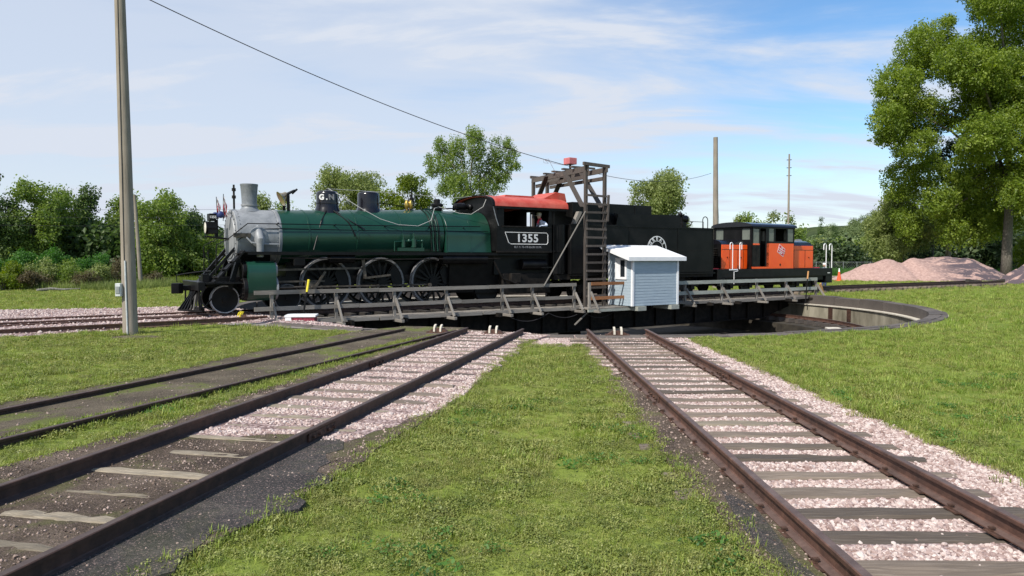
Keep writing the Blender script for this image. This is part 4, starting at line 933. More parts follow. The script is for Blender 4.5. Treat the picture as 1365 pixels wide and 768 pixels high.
dy = MB(); dy.lathe([(.04, -6.05), (.13, -6.0), (.16, -5.8), (.16, -5.6), (.09, -5.5), (.09, -5.4), (.13, -5.35), (.13, -5.25), (.05, -5.18)], (0, -.2, 4.08), 'x', 18); dy.build('dynamo', M['iron'], lo)
MB().b2(-5.9, -5.3, -.42, -.08, 3.80, 3.96).build('dynamo_base', M['iron'], lo, smooth=False)
MB().tube([(-9.2, -.1, 4.10), (-8.7, -.12, 4.06), (-8.2, -.1, 3.98)], .02, 6).build('whistle_pipe', M['iron'], lo)
MB().tube([(-7.0, -.15, 3.95), (-6.4, -.4, 3.98), (-5.9, -.3, 4.0)], .03, 6).build('steam_line', M['iron'], lo)
# pipes bending over the boiler to the running board
for k in range(5):
    s = -7.52 + .085 * k; pts = []
    for j in range(9):
        a = R(78) - R(88) * j / 8; pts.append((s, -(1.045 * math.cos(a)), 2.87 + 1.045 * math.sin(a)))
    pts = [(s + .25, -.15, 3.96)] + pts + [(s, -1.10, 2.28)]
    MB().tube(pts, .017, 6).build('boiler_pipe', M['green'] if k % 2 else M['iron'], lo)
# feed pump group on the boiler flank
fp = MB(); fp.cyl((-8.30, -1.12, 2.42), (-8.30, -1.12, 2.74), .10, n=14); fp.cyl((-8.30, -1.12, 2.74), (-8.30, -1.12, 2.95), .03, n=8); fp.cyl((-8.72, -1.12, 2.42), (-8.72, -1.12, 2.70), .07, n=12); fp.cyl((-8.72, -1.12, 2.70), (-8.72, -1.12, 2.90), .025, n=8)
fp.tube([(-9.08, -1.12, 2.28), (-9.08, -1.12, 2.62), (-8.72, -1.12, 2.64), (-8.30, -1.12, 2.66), (-7.95, -1.12, 2.66), (-7.95, -1.12, 2.28)], .025, 6); fp.ball((-8.50, -1.14, 2.66), .07, 6); fp.ball((-7.95, -1.12, 2.66), .055, 6); fp.b2(-8.95, -7.9, -1.2, -1.04, 2.28, 2.40)
fp.build('feed_valve_cluster', M['green'], lo)
# handrails along the boiler
for sg in (-1, 1):
    m = MB(); m.tube([(-15.30, sg * .95, 1.35), (-15.28, sg * .98, 2.45), (-14.95, sg * 1.02, 2.62), (-14.3, sg * 1.04, 3.16), (-13.2, sg * 1.04, 3.17), (-9.5, sg * 1.07, 3.20), (-5.4, sg * 1.13, 3.26)], .018, 6); hr = m.build('handrail', M['iron'], lo)
    for s in (-13.3, -11.3, -9.4, -7.6, -6.1): MB().tube([(s, sg * .86, 3.16), (s, sg * 1.06, 3.20)], .022, 6).build('rail_stanchion', M['iron'], hr)
MB().tube([(-14.6, -.99, 2.60), (-14.1, -.90, 2.98), (-13.2, -.94, 3.02), (-9.5, -.97, 3.02), (-5.0, -1.09, 3.08)], .014, 6).build('reach_rod', M['iron'], lo)
# running boards
for sg in (-1, 1):
    MB().b2(-14.40, -4.8, sg * .95, sg * 1.42, 2.19, 2.23).build('running_board', M['iron'], lo, smooth=False)
    MB().b2(-14.40, -2.3, sg * 1.40, sg * 1.43, 2.125, 2.195).build('valance', M['iron'], lo, smooth=False)
    # slanted step boards down to the pilot deck
    MB().bar((-15.45, sg * 1.12, 1.22), (-14.48, sg * 1.12, 2.25), .46, .05).build('front_stair', M['iron'], lo, smooth=False)
    for k in range(4):
        t = (k + .5) / 4; MB().box((-15.45 + .97 * t, sg * 1.12, 1.26 + 1.03 * t), (.18, .40, .03)).build('stair_tread', M['soot'], lo, smooth=False)
    MB().bar((-15.50, sg * .55, 1.30), (-14.62, sg * .62, 2.35), .09, .09).build('smokebox_brace', M['iron'], lo, smooth=False)
    MB().bar((-14.85, sg * .8, 1.0), (-14.55, sg * .8, 2.0), .18, .14).build('frame_post', M['iron'], lo, smooth=False)
# smokebox saddle, cylinders
MB().prism([(-.9, 1.15), (.9, 1.15), (.62, 1.7), (.80, 2.2), (.35, 2.0), (-.35, 2.0), (-.80, 2.2), (-.62, 1.7)], 'x', -14.45, -13.5).build('saddle', M['iron'], lo, smooth=False)
for sg in (-1, 1):
    m = MB(); yo, yi = sg * 1.52, sg * .85
    pts = []
    for k in range(17):
        a = -PI / 2 + PI * k / 16; pts.append((sg * (1.12 + .40 * math.cos(a)), 1.02 + .42 * math.sin(a) if a < 0 else 1.52 + .40 * math.sin(a)))
    pts = [(yi, .60)] + pts + [(yi, 1.92)]
    m.prism(pts, 'x', -14.42, -13.52); cy = m.build('cylinder_jacket', M['green'], lo, angle=50)
    for s0, s1 in ((-14.55, -14.42), (-13.52, -13.44)):
        MB().lathe([(.38, s0), (.40, s0 + .02), (.40, s1)], (0, sg * 1.12, 1.02), 'x', 24).build('cylinder_head', M['iron' if s0 < -14 else 'silver'], cy)
        MB().lathe([(.26, s0), (.28, s0 + .02), (.28, s1)], (0, sg * 1.12, 1.60), 'x', 20).build('valve_head', M['iron' if s0 < -14 else 'silver'], cy)
    m = MB()
    for k in range(12):
        a = 2 * PI * k / 12; m.cyl((-14.60, sg * 1.12 + .33 * math.cos(a), 1.02 + .33 * math.sin(a)), (-14.54, sg * 1.12 + .33 * math.cos(a), 1.02 + .33 * math.sin(a)), .025, n=6)
    m.build('head_bolts', M['soot'], cy, kind='stuff')
    # piston rod, crosshead, guides, rods
    cz = RT + .925
    MB().cyl((-13.45, sg * 1.12, 1.02), (-12.25, sg * 1.12, 1.02), .045, n=10).build('piston_rod', M['rod'], lo)
    for z in (1.22, .84): MB().b2(-13.40, -11.75, sg * 1.06, sg * 1.18, z - .03, z + .03).build('crosshead_guide', M['rod'], lo, smooth=False)
    MB().b2(-12.45, -12.05, sg * 1.00, sg * 1.20, .84, 1.22).build('crosshead', M['rod'], lo, smooth=False, bevel=.02)
    ca = R(200) if sg < 0 else R(290); cx_, czz = .33 * math.cos(ca), .33 * math.sin(ca)
    MB().bar((-12.25, sg * 1.16, 1.02), (-9.47 + cx_, sg * 1.16, cz + czz), .06, .14, up=(0, 1, 0)).build('main_rod', M['rod'], lo, smooth=False, bevel=.01)
    MB().bar((-11.57 + cx_, sg * 1.02, cz + czz), (-7.34 + cx_, sg * 1.02, cz + czz), .13, .06).build('side_rod', M['rod'], lo, smooth=False, bevel=.01)
    MB().bar((-11.75, sg * 1.20, 1.55), (-12.25, sg * 1.22, .80), .05, .08).build('combination_lever', M['rod'], lo, smooth=False)
    MB().bar((-13.40, sg * 1.12, 1.62), (-10.3, sg * 1.16, 1.66), .05, .07).build('valve_rod', M['rod'], lo, smooth=False)
    MB().bar((-10.35, sg * 1.20, 1.98), (-10.28, sg * 1.22, 1.28), .05, .12).build('expansion_link', M['rod'], lo, smooth=False, bevel=.01)
    MB().bar((-10.30, sg * 1.24, 1.30), (-9.30, sg * 1.24, 1.40), .05, .07).build('eccentric_rod', M['rod'], lo, smooth=False)
    # equipment hung below the running board
    MB().cyl((-7.2, sg * 1.22, 1.98), (-5.2, sg * 1.22, 1.98), .20, n=18).build('air_tank', M['iron'], lo)
    MB().cyl((-11.6, sg * 1.18, 2.0), (-10.7, sg * 1.18, 2.0), .17, n=16).build('air_tank', M['iron'], lo)
    MB().b2(-12.9, -12.5, sg * 1.05, sg * 1.40, 1.75, 2.05).build('lubricator', M['iron'], lo, smooth=False, bevel=.02)
    MB().tube([(-13.3, sg * 1.38, 2.02), (-9.5, sg * 1.40, 1.97), (-4.6, sg * 1.40, 2.0)], .022, 6).build('train_pipe', M['soot'], lo)
    MB().tube([(-4.9, sg * 1.35, 1.9), (-4.5, sg * 1.38, 1.2), (-3.6, sg * 1.38, .9), (-2.6, sg * 1.36, .9)], .04, 6).build('injector_pipe', M['soot'], lo)
    MB().b2(-4.1, -3.6, sg * 1.15, sg * 1.40, 1.0, 1.4).build('injector', M['soot'], lo, smooth=False, bevel=.03)
# frames
for sg in (-1, 1):
    m = MB(); m.b2(-15.5, -2.0, sg * .50, sg * .60, 1.05, 1.38); m.b2(-12.2, -4.5, sg * .50, sg * .60, .72, .86)
    for s in (-12.2, -10.9, -10.1, -8.8, -8.0, -6.7, -6.0, -4.6): m.b2(s - .08, s + .08, sg * .50, sg * .60, .73, 1.2)
    m.build('engine_frame', M['iron'], lo, smooth=False)
MB().prism([(-.85, .65), (.85, .65), (1.08, 2.3), (-1.08, 2.3)], 'x', -6.7, -4.4).build('ashpan', M['iron'], lo, smooth=False)
MB().b2(-12.9, -6.8, -.48, .48, 1.3, 1.9).build('underboiler_shadow_plate', M['iron'], lo, smooth=False).name = 'underboiler_shadow_block'  # dark block added to stand for the shadow under the boiler
# wheels
def wheel(name, s, r, sg, spokes, cw, parent, y=.755, w_=.13, z=None, tyre='tyre'):
    z = RT + r if z is None else z; yo = sg * (y + w_ / 2); yi = sg * (y - w_ / 2)
    t = MB(); t.lathe([(r * .915, yi), (r * 1.03, yi), (r * 1.03, yi + sg * .02), (r, yi + sg * .035), (r, yo - sg * .008), (r * .99, yo), (r * .925, yo), (r * .915, yo - sg * .01), (r * .915, yi)], (s, 0, z), 'y', 40)
    wh = MB(); wh.lathe([(r * .83, yi), (r * .918, yi), (r * .918, yo - sg * .02), (r * .83, yo - sg * .03), (r * .83, yi)], (s, 0, z), 'y', 40)
    wh.cyl((s, yi, z), (s, yo + sg * .01, z), r * .17, n=20)
    if spokes:
        for k in range(spokes):
            a = 2 * PI * k / spokes + .1; c, q = math.cos(a), math.sin(a)
            wh.bar((s + r * .15 * c, (yo + yi) / 2, z + r * .15 * q), (s + r * .85 * c, (yo + yi) / 2, z + r * .85 * q), .055 * r / .9 + .02, .05, up=(0, 1, 0))
    else:
        wh.lathe([(r * .10, yo - sg * .03), (r * .5, yo - sg * .06), (r * .85, yo - sg * .03), (r * .85, yi + sg * .02), (r * .1, yi + sg * .02)], (s, 0, z), 'y', 32)
    if cw is not None:
        pts = [];
        for k in range(9):
            a = cw - .55 + 1.1 * k / 8; pts.append((s + r * .86 * math.cos(a), z + r * .86 * math.sin(a)))
        pts += [(s + r * .52 * math.cos(cw + .55), z + r * .52 * math.sin(cw + .55)), (s + r * .52 * math.cos(cw - .55), z + r * .52 * math.sin(cw - .55))]
        wh.prism(pts, 'y', yi + sg * .01, yo - sg * .005)
    wo_ = wh.build(name, M['iron'], parent); t.build('tyre', M[tyre], wo_, angle=30)
    if cw is not None: a = cw + PI; MB().cyl((s + .33 * math.cos(a), yo - sg * .02, z + .33 * math.sin(a)), (s + .33 * math.cos(a), sg * 1.19, z + .33 * math.sin(a)), .07, n=12).build('crank_pin', M['rod'], wo_)
    return wo_
for sg in (-1, 1):
    for s in (-11.57, -9.47, -7.34): wheel('driving_wheel', s, .915, sg, 16, R(20) if sg < 0 else R(110), lo)
    for s in (-15.0, -12.95): wheel('leading_wheel', s, .46, sg, 0, None, lo, tyre='tyre_light' if s < -14 else 'tyre')
    wheel('trailing_wheel', -4.9, .56, sg, 0, None, lo, tyre='iron')
    MB().b2(-15.2, -12.75, sg * .60, sg * .66, .62, .82).build('truck_frame', M['iron'], lo, smooth=False)
    MB().b2(-5.5, -3.9, sg * .86, sg * .92, .62, .90).build('trailing_frame', M['iron'], lo, smooth=False)
for s in (-15.0, -12.95, -11.57, -9.47, -7.34, -4.9): MB().cyl((s, -.75, RT + (.46 if s < -12 else .915 if s < -6 else .56)), (s, .75, RT + (.46 if s < -12 else .915 if s < -6 else .56)), .09, n=12).build('axle', M['iron'], lo)
# pilot deck, beam, cowcatcher, coupler
MB().b2(-15.75, -14.5, -1.30, 1.30, 1.18, 1.24).build('pilot_deck', M['iron'], lo, smooth=False)
MB().b2(-15.92, -15.72, -1.38, 1.38, .98, 1.26).build('pilot_beam', M['iron'], lo, smooth=False, bevel=.01)
pl = MB(); pl.b2(-15.78, -15.70, -1.15, 1.15, .30, .40)
tip = -16.28
pl.bar((tip, 0, .32), (-15.74, -1.15, .32), .08, .06); pl.bar((tip, 0, .32), (-15.74, 1.15, .32), .08, .06)
pil = pl.build('pilot', M['iron'], lo, smooth=False)
for k in range(17):
    y = -1.12 + 2.24 * k / 16; xb = tip + (1 - (1 - abs(y) / 1.15)) * (-15.74 - tip)
    MB().bar((xb, y, .32), (-15.80, y * .62, .99), .045, .06).build('slat', M['iron'], pil, smooth=False)
cp = MB(); cp.b2(-16.20, -15.9, -.09, .09, .95, 1.12); cp.prism([(-16.52, -.15), (-16.48, .05), (-16.30, .16), (-16.15, .14), (-16.15, -.16), (-16.3, -.2)], 'z', .86, 1.20); cp.build('coupler', M['iron'], lo, smooth=False, bevel=.02)
MB().tube([(-16.30, .1, 1.22), (-16.32, .1, 1.45), (-16.10, 0, 1.50), (-15.6, -.3, 1.58), (-15.5, -1.2, 1.60)], .018, 6).build('uncoupling_lever', M['iron'], lo)
for y in (-1.2, 1.2): 
    MB().tube([(-15.85, y, 1.2), (-15.87, y, .55), (-15.80, y, .38)], .03, 6).build('pilot_brace', M['iron'], lo)
    MB().bar((-15.70, y * .9, .42), (-15.2, y * .9, 1.05), .04, .04).build('pilot_brace', M['iron'], lo, smooth=False)
    MB().b2(-15.90, -15.62, y - .14, y + .14, .42, .46).build('step', M['iron'], lo, smooth=False)
MB().tube([(-15.85, -.5, .95), (-15.98, -.52, .7), (-15.98, -.5, .5)], .035, 6).build('air_hose', M['iron'], lo)
MB().b2(-15.7, -15.5, -.9, -.6, 1.24, 1.50).build('deck_bracket', M['iron'], lo, smooth=False); MB().b2(-15.6, -15.0, -.25, .25, 1.24, 1.42).build('deck_box', M['iron'], lo, smooth=False, bevel=.02)
# headlight on its shelf, number board above
hl = MB(); hl.cyl((-15.42, 0, 3.03), (-15.10, 0, 3.03), .21, n=20); hl.b2(-15.36, -15.08, -.20, .20, 2.84, 3.22); hlo = hl.build('headlight', M['iron'], lo)
MB().lathe([(.01, -15.435), (.18, -15.425), (.18, -15.42)], (0, 0, 3.03), 'x', 20).build('headlight_lens', M['lens'], hlo)
MB().bar((-15.42, -.16, 2.74), (-14.70, -.16, 2.66), .05, .05).build('headlight_shelf', M['iron'], lo, smooth=False); MB().bar((-15.42, .16, 2.74), (-14.70, .16, 2.66), .05, .05).build('headlight_shelf', M['iron'], lo, smooth=False)
MB().b2(-15.12, -15.02, -.06, .06, 2.68, 3.30).build('headlight_post', M['iron'], lo, smooth=False)
nbd = MB().b2(-15.32, -15.10, -.20, .20, 3.26, 3.50).build('number_board', M['iron'], lo, smooth=False, bevel=.01)
text('number_board_text', '1355', .11, 'letter', nbd, (-15.21, -.206, 3.38), FRONT, bold=.004)
# cab
cab = MB(); cab.b2(-4.85, -4.80, -1.50, 1.50, 2.30, 3.95); cb_ = cab.build('cab_front_wall', M['iron'], lo, smooth=False)
roofp = []
def roof_pt(k, n, ry, rz, zc): a = PI * k / n; return (ry * math.cos(a), zc + rz * math.sin(a) ** .62)
n_ = 24; outer = [roof_pt(k, n_, 1.62, .50, 4.08) for k in range(n_ + 1)]; inner = [roof_pt(k, n_, 1.56, .44, 4.07) for k in range(n_ + 1)]
MB().prism(outer + inner[::-1], 'x', -5.0, -1.35).build('cab_roof', M['red'], lo, angle=40)
fw = [(p[0] * .97, p[1] - .02) for p in outer]
MB().prism([(1.5, 3.9)] + fw + [(-1.5, 3.9)], 'x', -4.86, -4.78).build('cab_front_arch', M['iron'], lo, smooth=False)
MB().prism(outer + [(p[0] * .985, p[1] - .03) for p in outer][::-1], 'x', -5.12, -4.995).build('roof_visor', M['iron'], lo, angle=40)
for sg in (-1, 1):
    MB().b2(-4.86, -2.15, sg * 1.48, sg * 1.52, 2.30, 3.27).build('cab_side', M['iron'], lo, smooth=False)
    MB().b2(-4.86, -4.52, sg * 1.48, sg * 1.515, 3.27, 4.10).build('cab_pillar', M['iron'], lo, smooth=False)
    MB().b2(-2.30, -2.15, sg * 1.48, sg * 1.515, 3.27, 4.10).build('cab_pillar', M['iron'], lo, smooth=False)
    MB().b2(-4.9, -1.4, sg * 1.48, sg * 1.58, 3.98, 4.09).build('roof_gutter', M['iron'], lo, smooth=False)
    MB().b2(-4.6, -2.2, sg * 1.44, sg * 1.58, 3.26, 3.31).build('armrest', M['soot'], lo, smooth=False)
MB().b2(-3.32, -3.27, 1.44, 1.50, 3.27, 4.0).build('far_window_post', M['iron'], lo, smooth=False)
MB().b2(-4.52, -3.3, 1.45, 1.49, 3.3, 4.0).build('far_window_shutter', M['iron'], lo, smooth=False)
MB().b2(-2.95, -2.3, 1.45, 1.49, 3.3, 4.0).build('far_window_shutter', M['iron'], lo, smooth=False)
MB().b2(-3.3, -2.95, 1.46, 1.48, 3.62, 3.66).build('far_window_bar', M['iron'], lo, smooth=False)
MB().b2(-4.8, -1.6, -1.46, 1.46, 2.28, 2.33).build('cab_floor', M['soot'], lo, smooth=False)
for ya, yb in ((-1.48, -.30), (.34, 1.48)): MB().b2(-2.16, -2.12, ya, yb, 2.33, 4.15).build('cab_rear_wall', M['iron'], lo, smooth=False)
MB().b2(-2.16, -2.12, -.30, .34, 4.0, 4.60).build('cab_rear_header', M['iron'], lo, smooth=False); MB().b2(-2.16, -2.12, .02, .05, 2.33, 4.0).build('door_edge', M['iron'], lo, smooth=False)
MB().b2(-4.7, -1.3, -1.05, 1.05, 1.35, 2.27).build('cab_cradle', M['iron'], lo, smooth=False); MB().b2(-4.4, -2.0, -1.25, 1.25, .55, 1.40).build('drag_box', M['soot'], lo, smooth=False, bevel=.03)
MB().cyl((-3.5, -1.2, 1.75), (-2.3, -1.2, 1.75), .22, n=16).build('stoker_engine', M['iron'], lo)
MB().prism([(.95, 2.33), (.95, 3.5), (.6, 3.85), (-.6, 3.85), (-.95, 3.5), (-.95, 2.33)], 'x', -4.8, -4.2).build('backhead', M['iron'], lo, smooth=False)
for sg in (-1, 1): MB().b2(-3.3, -2.7, sg * .85, sg * 1.4, 2.9, 3.0).build('seat_box', M['soot'], lo, smooth=False)
rh = MB(); rh.prism([(-3.9, 4.52), (-3.8, 4.64), (-2.4, 4.64), (-2.3, 4.52)], 'y', -.55, .35); rh.build('roof_hatch', M['red'], lo, smooth=False)
MB().prism([(-2.15, 4.50), (-1.42, 4.84), (-.95, 4.80), (-.85, 4.45)], 'y', -.85, .65).build('roof_ventilator', M['red'], lo, smooth=False)
MB().b2(-4.86, -2.15, -1.53, -1.47, 2.24, 2.31).build('cab_sill', M['soot'], lo, smooth=False)
MB().tube([(-5.05, -1.56, 4.05), (-4.92, -1.56, 3.6), (-4.80, -1.56, 3.3)], .02, 6).build('cab_handrail', M['silver_dull'], lo)
for s in (-2.05,): MB().tube([(s, -1.52, 1.3), (s, -1.53, 3.9)], .018, 6).build('cab_grab_rail', M['iron'], lo)
MB().b2(-2.6, -2.1, -1.5, -1.1, .95, 1.0).build('cab_step', M['iron'], lo, smooth=False); MB().b2(-2.6, -2.1, -1.5, -1.2, 1.6, 1.65).build('cab_step', M['iron'], lo, smooth=False)
# number panel with slanted front edge
cs = [(-4.47, 3.05), (-2.42, 3.05), (-2.35, 2.98), (-2.35, 2.66), (-2.42, 2.58), (-4.20, 2.58), (-4.30, 2.64)]
fr = MB()
for a, b_ in zip(cs, cs[1:] + cs[:1]): fr.tube([(a[0], -1.523, a[1]), (b_[0], -1.523, b_[1])], .016, 5)
fr.build('number_panel_border', M['letter'], lo)
text('cab_number', '1355', .45, 'letter', lo, (-3.38, -1.522, 2.81), FRONT, bold=.012, sx=1.12, space=1.12)
text('cab_small_print', 'BLT. E. 73-178 22x28 155 M.', .115, 'letter_dim', lo, (-3.35, -1.522, 2.46), FRONT, bold=.002)

# rope of lights over the boiler
ro = train_empty('slack_rope', -11.2, 0, 4.5, label='thin white rope sagging over the boiler from sand dome to cab', cat='rope')
pts = [(-11.22, -.1, 4.54), (-10.9, -.42, 4.30), (-10.3, -.80, 3.85), (-9.6, -1.02, 3.45), (-8.9, -1.08, 3.25), (-8.1, -1.10, 3.22), (-7.5, -1.0, 3.45), (-7.15, -.6, 3.95), (-6.9, -.5, 4.02), (-6.2, -.85, 3.78), (-5.7, -.95, 3.75), (-5.3, -1.2, 4.05), (-5.1, -1.1, 4.35)]
MB().tube(pts, .012, 5).build('rope', M['rope'], ro)
MB().tube([(-11.22, 0, 4.54), (-9.62, 0, 4.53), (-7.8, .05, 4.50), (-5.9, 0, 4.45), (-5.1, 0, 4.55)], .009, 5).build('rope', M['rope'], ro)

# flags on the front
def flag(s, y, top, label, lean):
    t = train_empty('flag', s, y, 3.3, label=label, cat='flag', group='flags on the steam engine')
    MB().tube([(s, y, 3.25), (s + lean, y, top)], .012, 6).build('flag_staff', M['iron'], t)
    cols = ['flag_red', 'flag_white', 'flag_red', 'flag_white', 'flag_red', 'flag_white', 'flag_red']
    for k, c_ in enumerate(cols):
        b = MB(); V = []; nz = 7
        for j in range(nz + 1):
            z = 3.95 - .62 * j / nz + .02 * k; x = s + lean * .6 + .015 * k * (1 + .35 * math.sin(j * 1.3 + s)) * (.45 + j / nz)
            V += [(x, y + .05 * math.sin(j * 1.1 + k * 1.7), z), (x + .016 * (.45 + j / nz), y + .05 * math.sin(j * 1.1 + (k + 1) * 1.7), z)]
        b.mesh_from(V, [(2 * j, 2 * j + 1, 2 * j + 3, 2 * j + 2) for j in range(nz)]); b.build('flag_stripe', M[c_], t, smooth=True)
    MB().ball((s - .08, y - .02, 3.46), (.11, .07, .12), 6).build('flag_canton', M['flag_blue'], t)
flag(-14.92, -.35, 4.15, 'furled american flag on the near side of the smokebox front', .02)
flag(-14.95, .35, 4.10, 'furled american flag on the far side of the smokebox front', -.03)

# ------------------------------------------------------------------ tender
te = train_empty('tender', 3.0, 0, RT, label='long black coal tender coupled behind the steam engine cab, hut in front of it', cat='tender')
MB().b2(-1.15, 7.80, -1.50, 1.50, 1.32, 3.46).build('tank', M['tender'], te, smooth=False, bevel=.02)
for s in (-1.12, 2.2, 5.3, 7.72):
    MB().b2(s, s + .07, -1.515, -1.495, 1.34, 3.44).build('tank_seam', M['tender'], te, smooth=False)
MB().b2(-1.15, 7.82, -1.53, -1.49, 3.42, 3.48).build('tank_rim', M['tender'], te, smooth=False)
MB().prism([(1.5, 3.46), (1.62, 3.98), (5.55, 4.06), (5.58, 3.50), (5.58, 3.46)], 'y', -1.42, -1.38).build('side_coaming', M['tender'], te, smooth=False)
MB().prism([(1.5, 3.46), (1.62, 3.98), (5.55, 4.06), (5.58, 3.50), (5.58, 3.46)], 'y', 1.38, 1.42).build('side_coaming', M['tender'], te, smooth=False)
MB().b2(1.5, 5.5, -1.36, -1.3, 3.96, 4.02).build('coaming_rail', M['tender'], te, smooth=False)
MB().prism([(-.75, 3.46), (-.75, 4.44), (3.95, 4.44), (3.98, 4.40), (3.98, 3.46)], 'y', -1.12, 1.12).build('coal_bunker', M['tender'], te, smooth=False, bevel=.015)
for s in (.9, 2.9): MB().b2(s, s + .06, -1.145, -1.11, 3.47, 4.42).build('bunker_rib', M['tender'], te, smooth=False)
m = MB(); m.cyl((-1.55, -1.05, 1.35), (-1.55, -1.05, 3.42), .40, n=20); m.b2(-1.6, -1.1, -1.05, 1.05, 1.35, 3.3); m.build('front_leg', M['tender'], te, angle=40)
MB().prism([(-.9, 3.46), (-.6, 4.02), (-.4, 4.02), (-.75, 3.46)], 'y', -1.40, -1.2).build('curved_brace', M['rail_wood_z'], te, smooth=False)
MB().b2(-1.9, 7.95, -1.35, 1.35, 1.10, 1.32).build('underframe', M['soot'], te, smooth=False)
MB().b2(-1.2, 7.9, -1.56, -1.50, 1.26, 1.31).build('side_sill', M['iron'], te, smooth=False)
for sc_ in (.55, 5.9):
    for sg in (-1, 1):
        MB().b2(sc_ - 1.35, sc_ + 1.35, sg * .98, sg * 1.08, .62, .86).build('truck_side', M['soot'], te, smooth=False, bevel=.02)
        for d in (-.85, .85): wheel('tender_wheel', sc_ + d, .42, sg, 0, None, te, tyre='soot')
        for d in (-.85, .85): MB().b2(sc_ + d - .13, sc_ + d + .13, sg * 1.05, sg * 1.17, .48, .80).build('journal_box', M['soot'], te, smooth=False, bevel=.02)
        MB().b2(sc_ - .3, sc_ + .3, sg * 1.0, sg * 1.12, .45, 1.1).build('truck_bolster', M['soot'], te, smooth=False)
m = MB()
for z in (1.40, 3.36, 2.38):
    for k in range(88): m.ball((-1.10 + .10 * k, -1.503, z), .013, 3)
for s in (-1.08, 2.235, 5.335, 7.755):
    for k in range(19): m.ball((s, -1.518, 1.45 + .10 * k), .013, 3)
m.build('rivets', M['soot'], te, kind='stuff')
m = MB()
for k in range(26): m.ball((-4.80 + .10 * k, -1.523, 3.18), .010, 3); m.ball((-4.80 + .10 * k, -1.523, 2.36), .010, 3)
m.build('rivets', M['soot'], lo, kind='stuff')
# tender light and hand irons
tl = MB(); tl.cyl((7.05, 0, 3.98), (7.45, 0, 3.98), .20, n=18); tl.b2(7.02, 7.15, -.16, .16, 3.80, 4.20); tl.ball((7.0, -.05, 4.20), .12, 6); tlo = tl.build('tender_light', M['iron'], te)
MB().b2(6.95, 7.3, -.22, .22, 3.46, 3.80).build('light_box', M['iron'], te, smooth=False, bevel=.02)
for d in (-.3, .45): MB().bar((7.15 + d * .3, -.2, 3.46), (7.2 + d, -.3, 3.86), .03, .03).build('light_stay', M['soot'], te, smooth=False)
def hoop(parent, s, y, z0_, z1_, w_, name, mat, r_=.022):
    pts = [(s, y, z0_), (s, y, z1_ - w_ / 2)] + [(s + w_ / 2 - w_ / 2 * math.cos(a), y, z1_ - w_ / 2 + w_ / 2 * math.sin(a)) for a in [PI * k / 8 for k in range(1, 8)]] + [(s + w_, y, z1_ - w_ / 2), (s + w_, y, z0_)]
    MB().tube(pts, r_, 6).build(name, M[mat], parent)
hoop(te, 7.35, -1.2, 3.46, 4.05, .36, 'ladder_hoop', 'iron'); MB().tube([(6.2, -1.3, 3.46), (6.2, -1.3, 3.78), (7.3, -1.3, 3.78), (7.3, -1.3, 3.46)], .014, 5).build('deck_rail', M['soot'], te)
MB().cyl((5.8, .3, 3.46), (5.8, .3, 3.66), .35, n=20).build('water_hatch', M['iron'], te)
# round emblem with letters along the ring
EC = (3.94, 2.42)
for ro_, ri_ in ((.62, .575), (.40, .375)):
    MB().lathe([(ri_, -1.512), (ro_, -1.512), (ro_, -1.505), (ri_, -1.505), (ri_, -1.512)], (EC[0], 0, EC[1]), 'y', 40).build('emblem_ring', M['letter'], te, smooth=False)
for i, ch in enumerate('GREAT'):
    a = R(90 + 56 - 28 * i); text('emblem_letter', ch, .21, 'letter', te, (EC[0] + .487 * math.cos(a), -1.512, EC[1] + .487 * math.sin(a)), (PI / 2, -(a - PI / 2), 0), bold=.008)
for i, ch in enumerate('NORTHERN'):
    a = R(-90 - 70 + 20 * i); text('emblem_letter', ch, .17, 'letter', te, (EC[0] + .487 * math.cos(a), -1.512, EC[1] + .487 * math.sin(a)), (PI / 2, -(a + PI / 2), 0), bold=.005)

# ------------------------------------------------------------------ diesel switcher
DS = train_empty('diesel_switcher', 13.0, 0, RT, label='small orange and black center-cab diesel locomotive at the right end of the train', cat='diesel locomotive')
MB().b2(8.25, 17.95, -1.40, 1.40, 1.02, 1.45).build('frame', M['iron'], DS, smooth=False, bevel=.015)
for x0 in (8.25, 17.35): MB().b2(x0, x0 + .60, -1.38, 1.38, .62, 1.02).build('end_sill', M['iron'], DS, smooth=False)
MB().b2(9.0, 17.2, -1.30, -1.15, .80, 1.02).build('side_beam', M['iron'], DS, smooth=False)
HW = .98
def hood(x0, x1, name):
    m = MB(); m.b2(x0, x1, -HW, HW, 1.45, 2.70); h = m.build(name, M['orange'], DS, smooth=False, bevel=.02)
    mid = [(HW - .01, 2.70), (.80, 2.88), (.45, 2.97), (-.45, 2.97), (-.80, 2.88), (-HW + .01, 2.70)]
    MB().prism(mid, 'x', x0 + .02, x1 - .02).build('hood_top', M['gloss'], h, angle=60)
    return h
h1 = hood(9.02, 11.02, 'engine_hood'); h2 = hood(14.55, 16.72, 'engine_hood')
for s in (9.62, 10.25, 10.70): MB().b2(s, s + .02, -HW - .006, -HW + .01, 1.50, 2.45).build('door_gap', M['iron'], h1, smooth=False)
for s in (14.95, 15.95): MB().b2(s, s + .025, -HW - .006, -HW + .01, 1.50, 2.45).build('door_gap', M['iron'], h2, smooth=False)
for hx, h in (((9.03, 11.0), h1), ((14.56, 16.7), h2)): MB().b2(hx[0], hx[1], -HW - .006, -HW + .01, 2.45, 2.47).build('door_gap', M['iron'], h, smooth=False)
for s, h in ((9.45, h1), (10.5, h1), (16.3, h2)): MB().cyl((s, -HW - .03, 2.05), (s, -HW, 2.05), .03, n=8).build('door_latch', M['iron'], h)
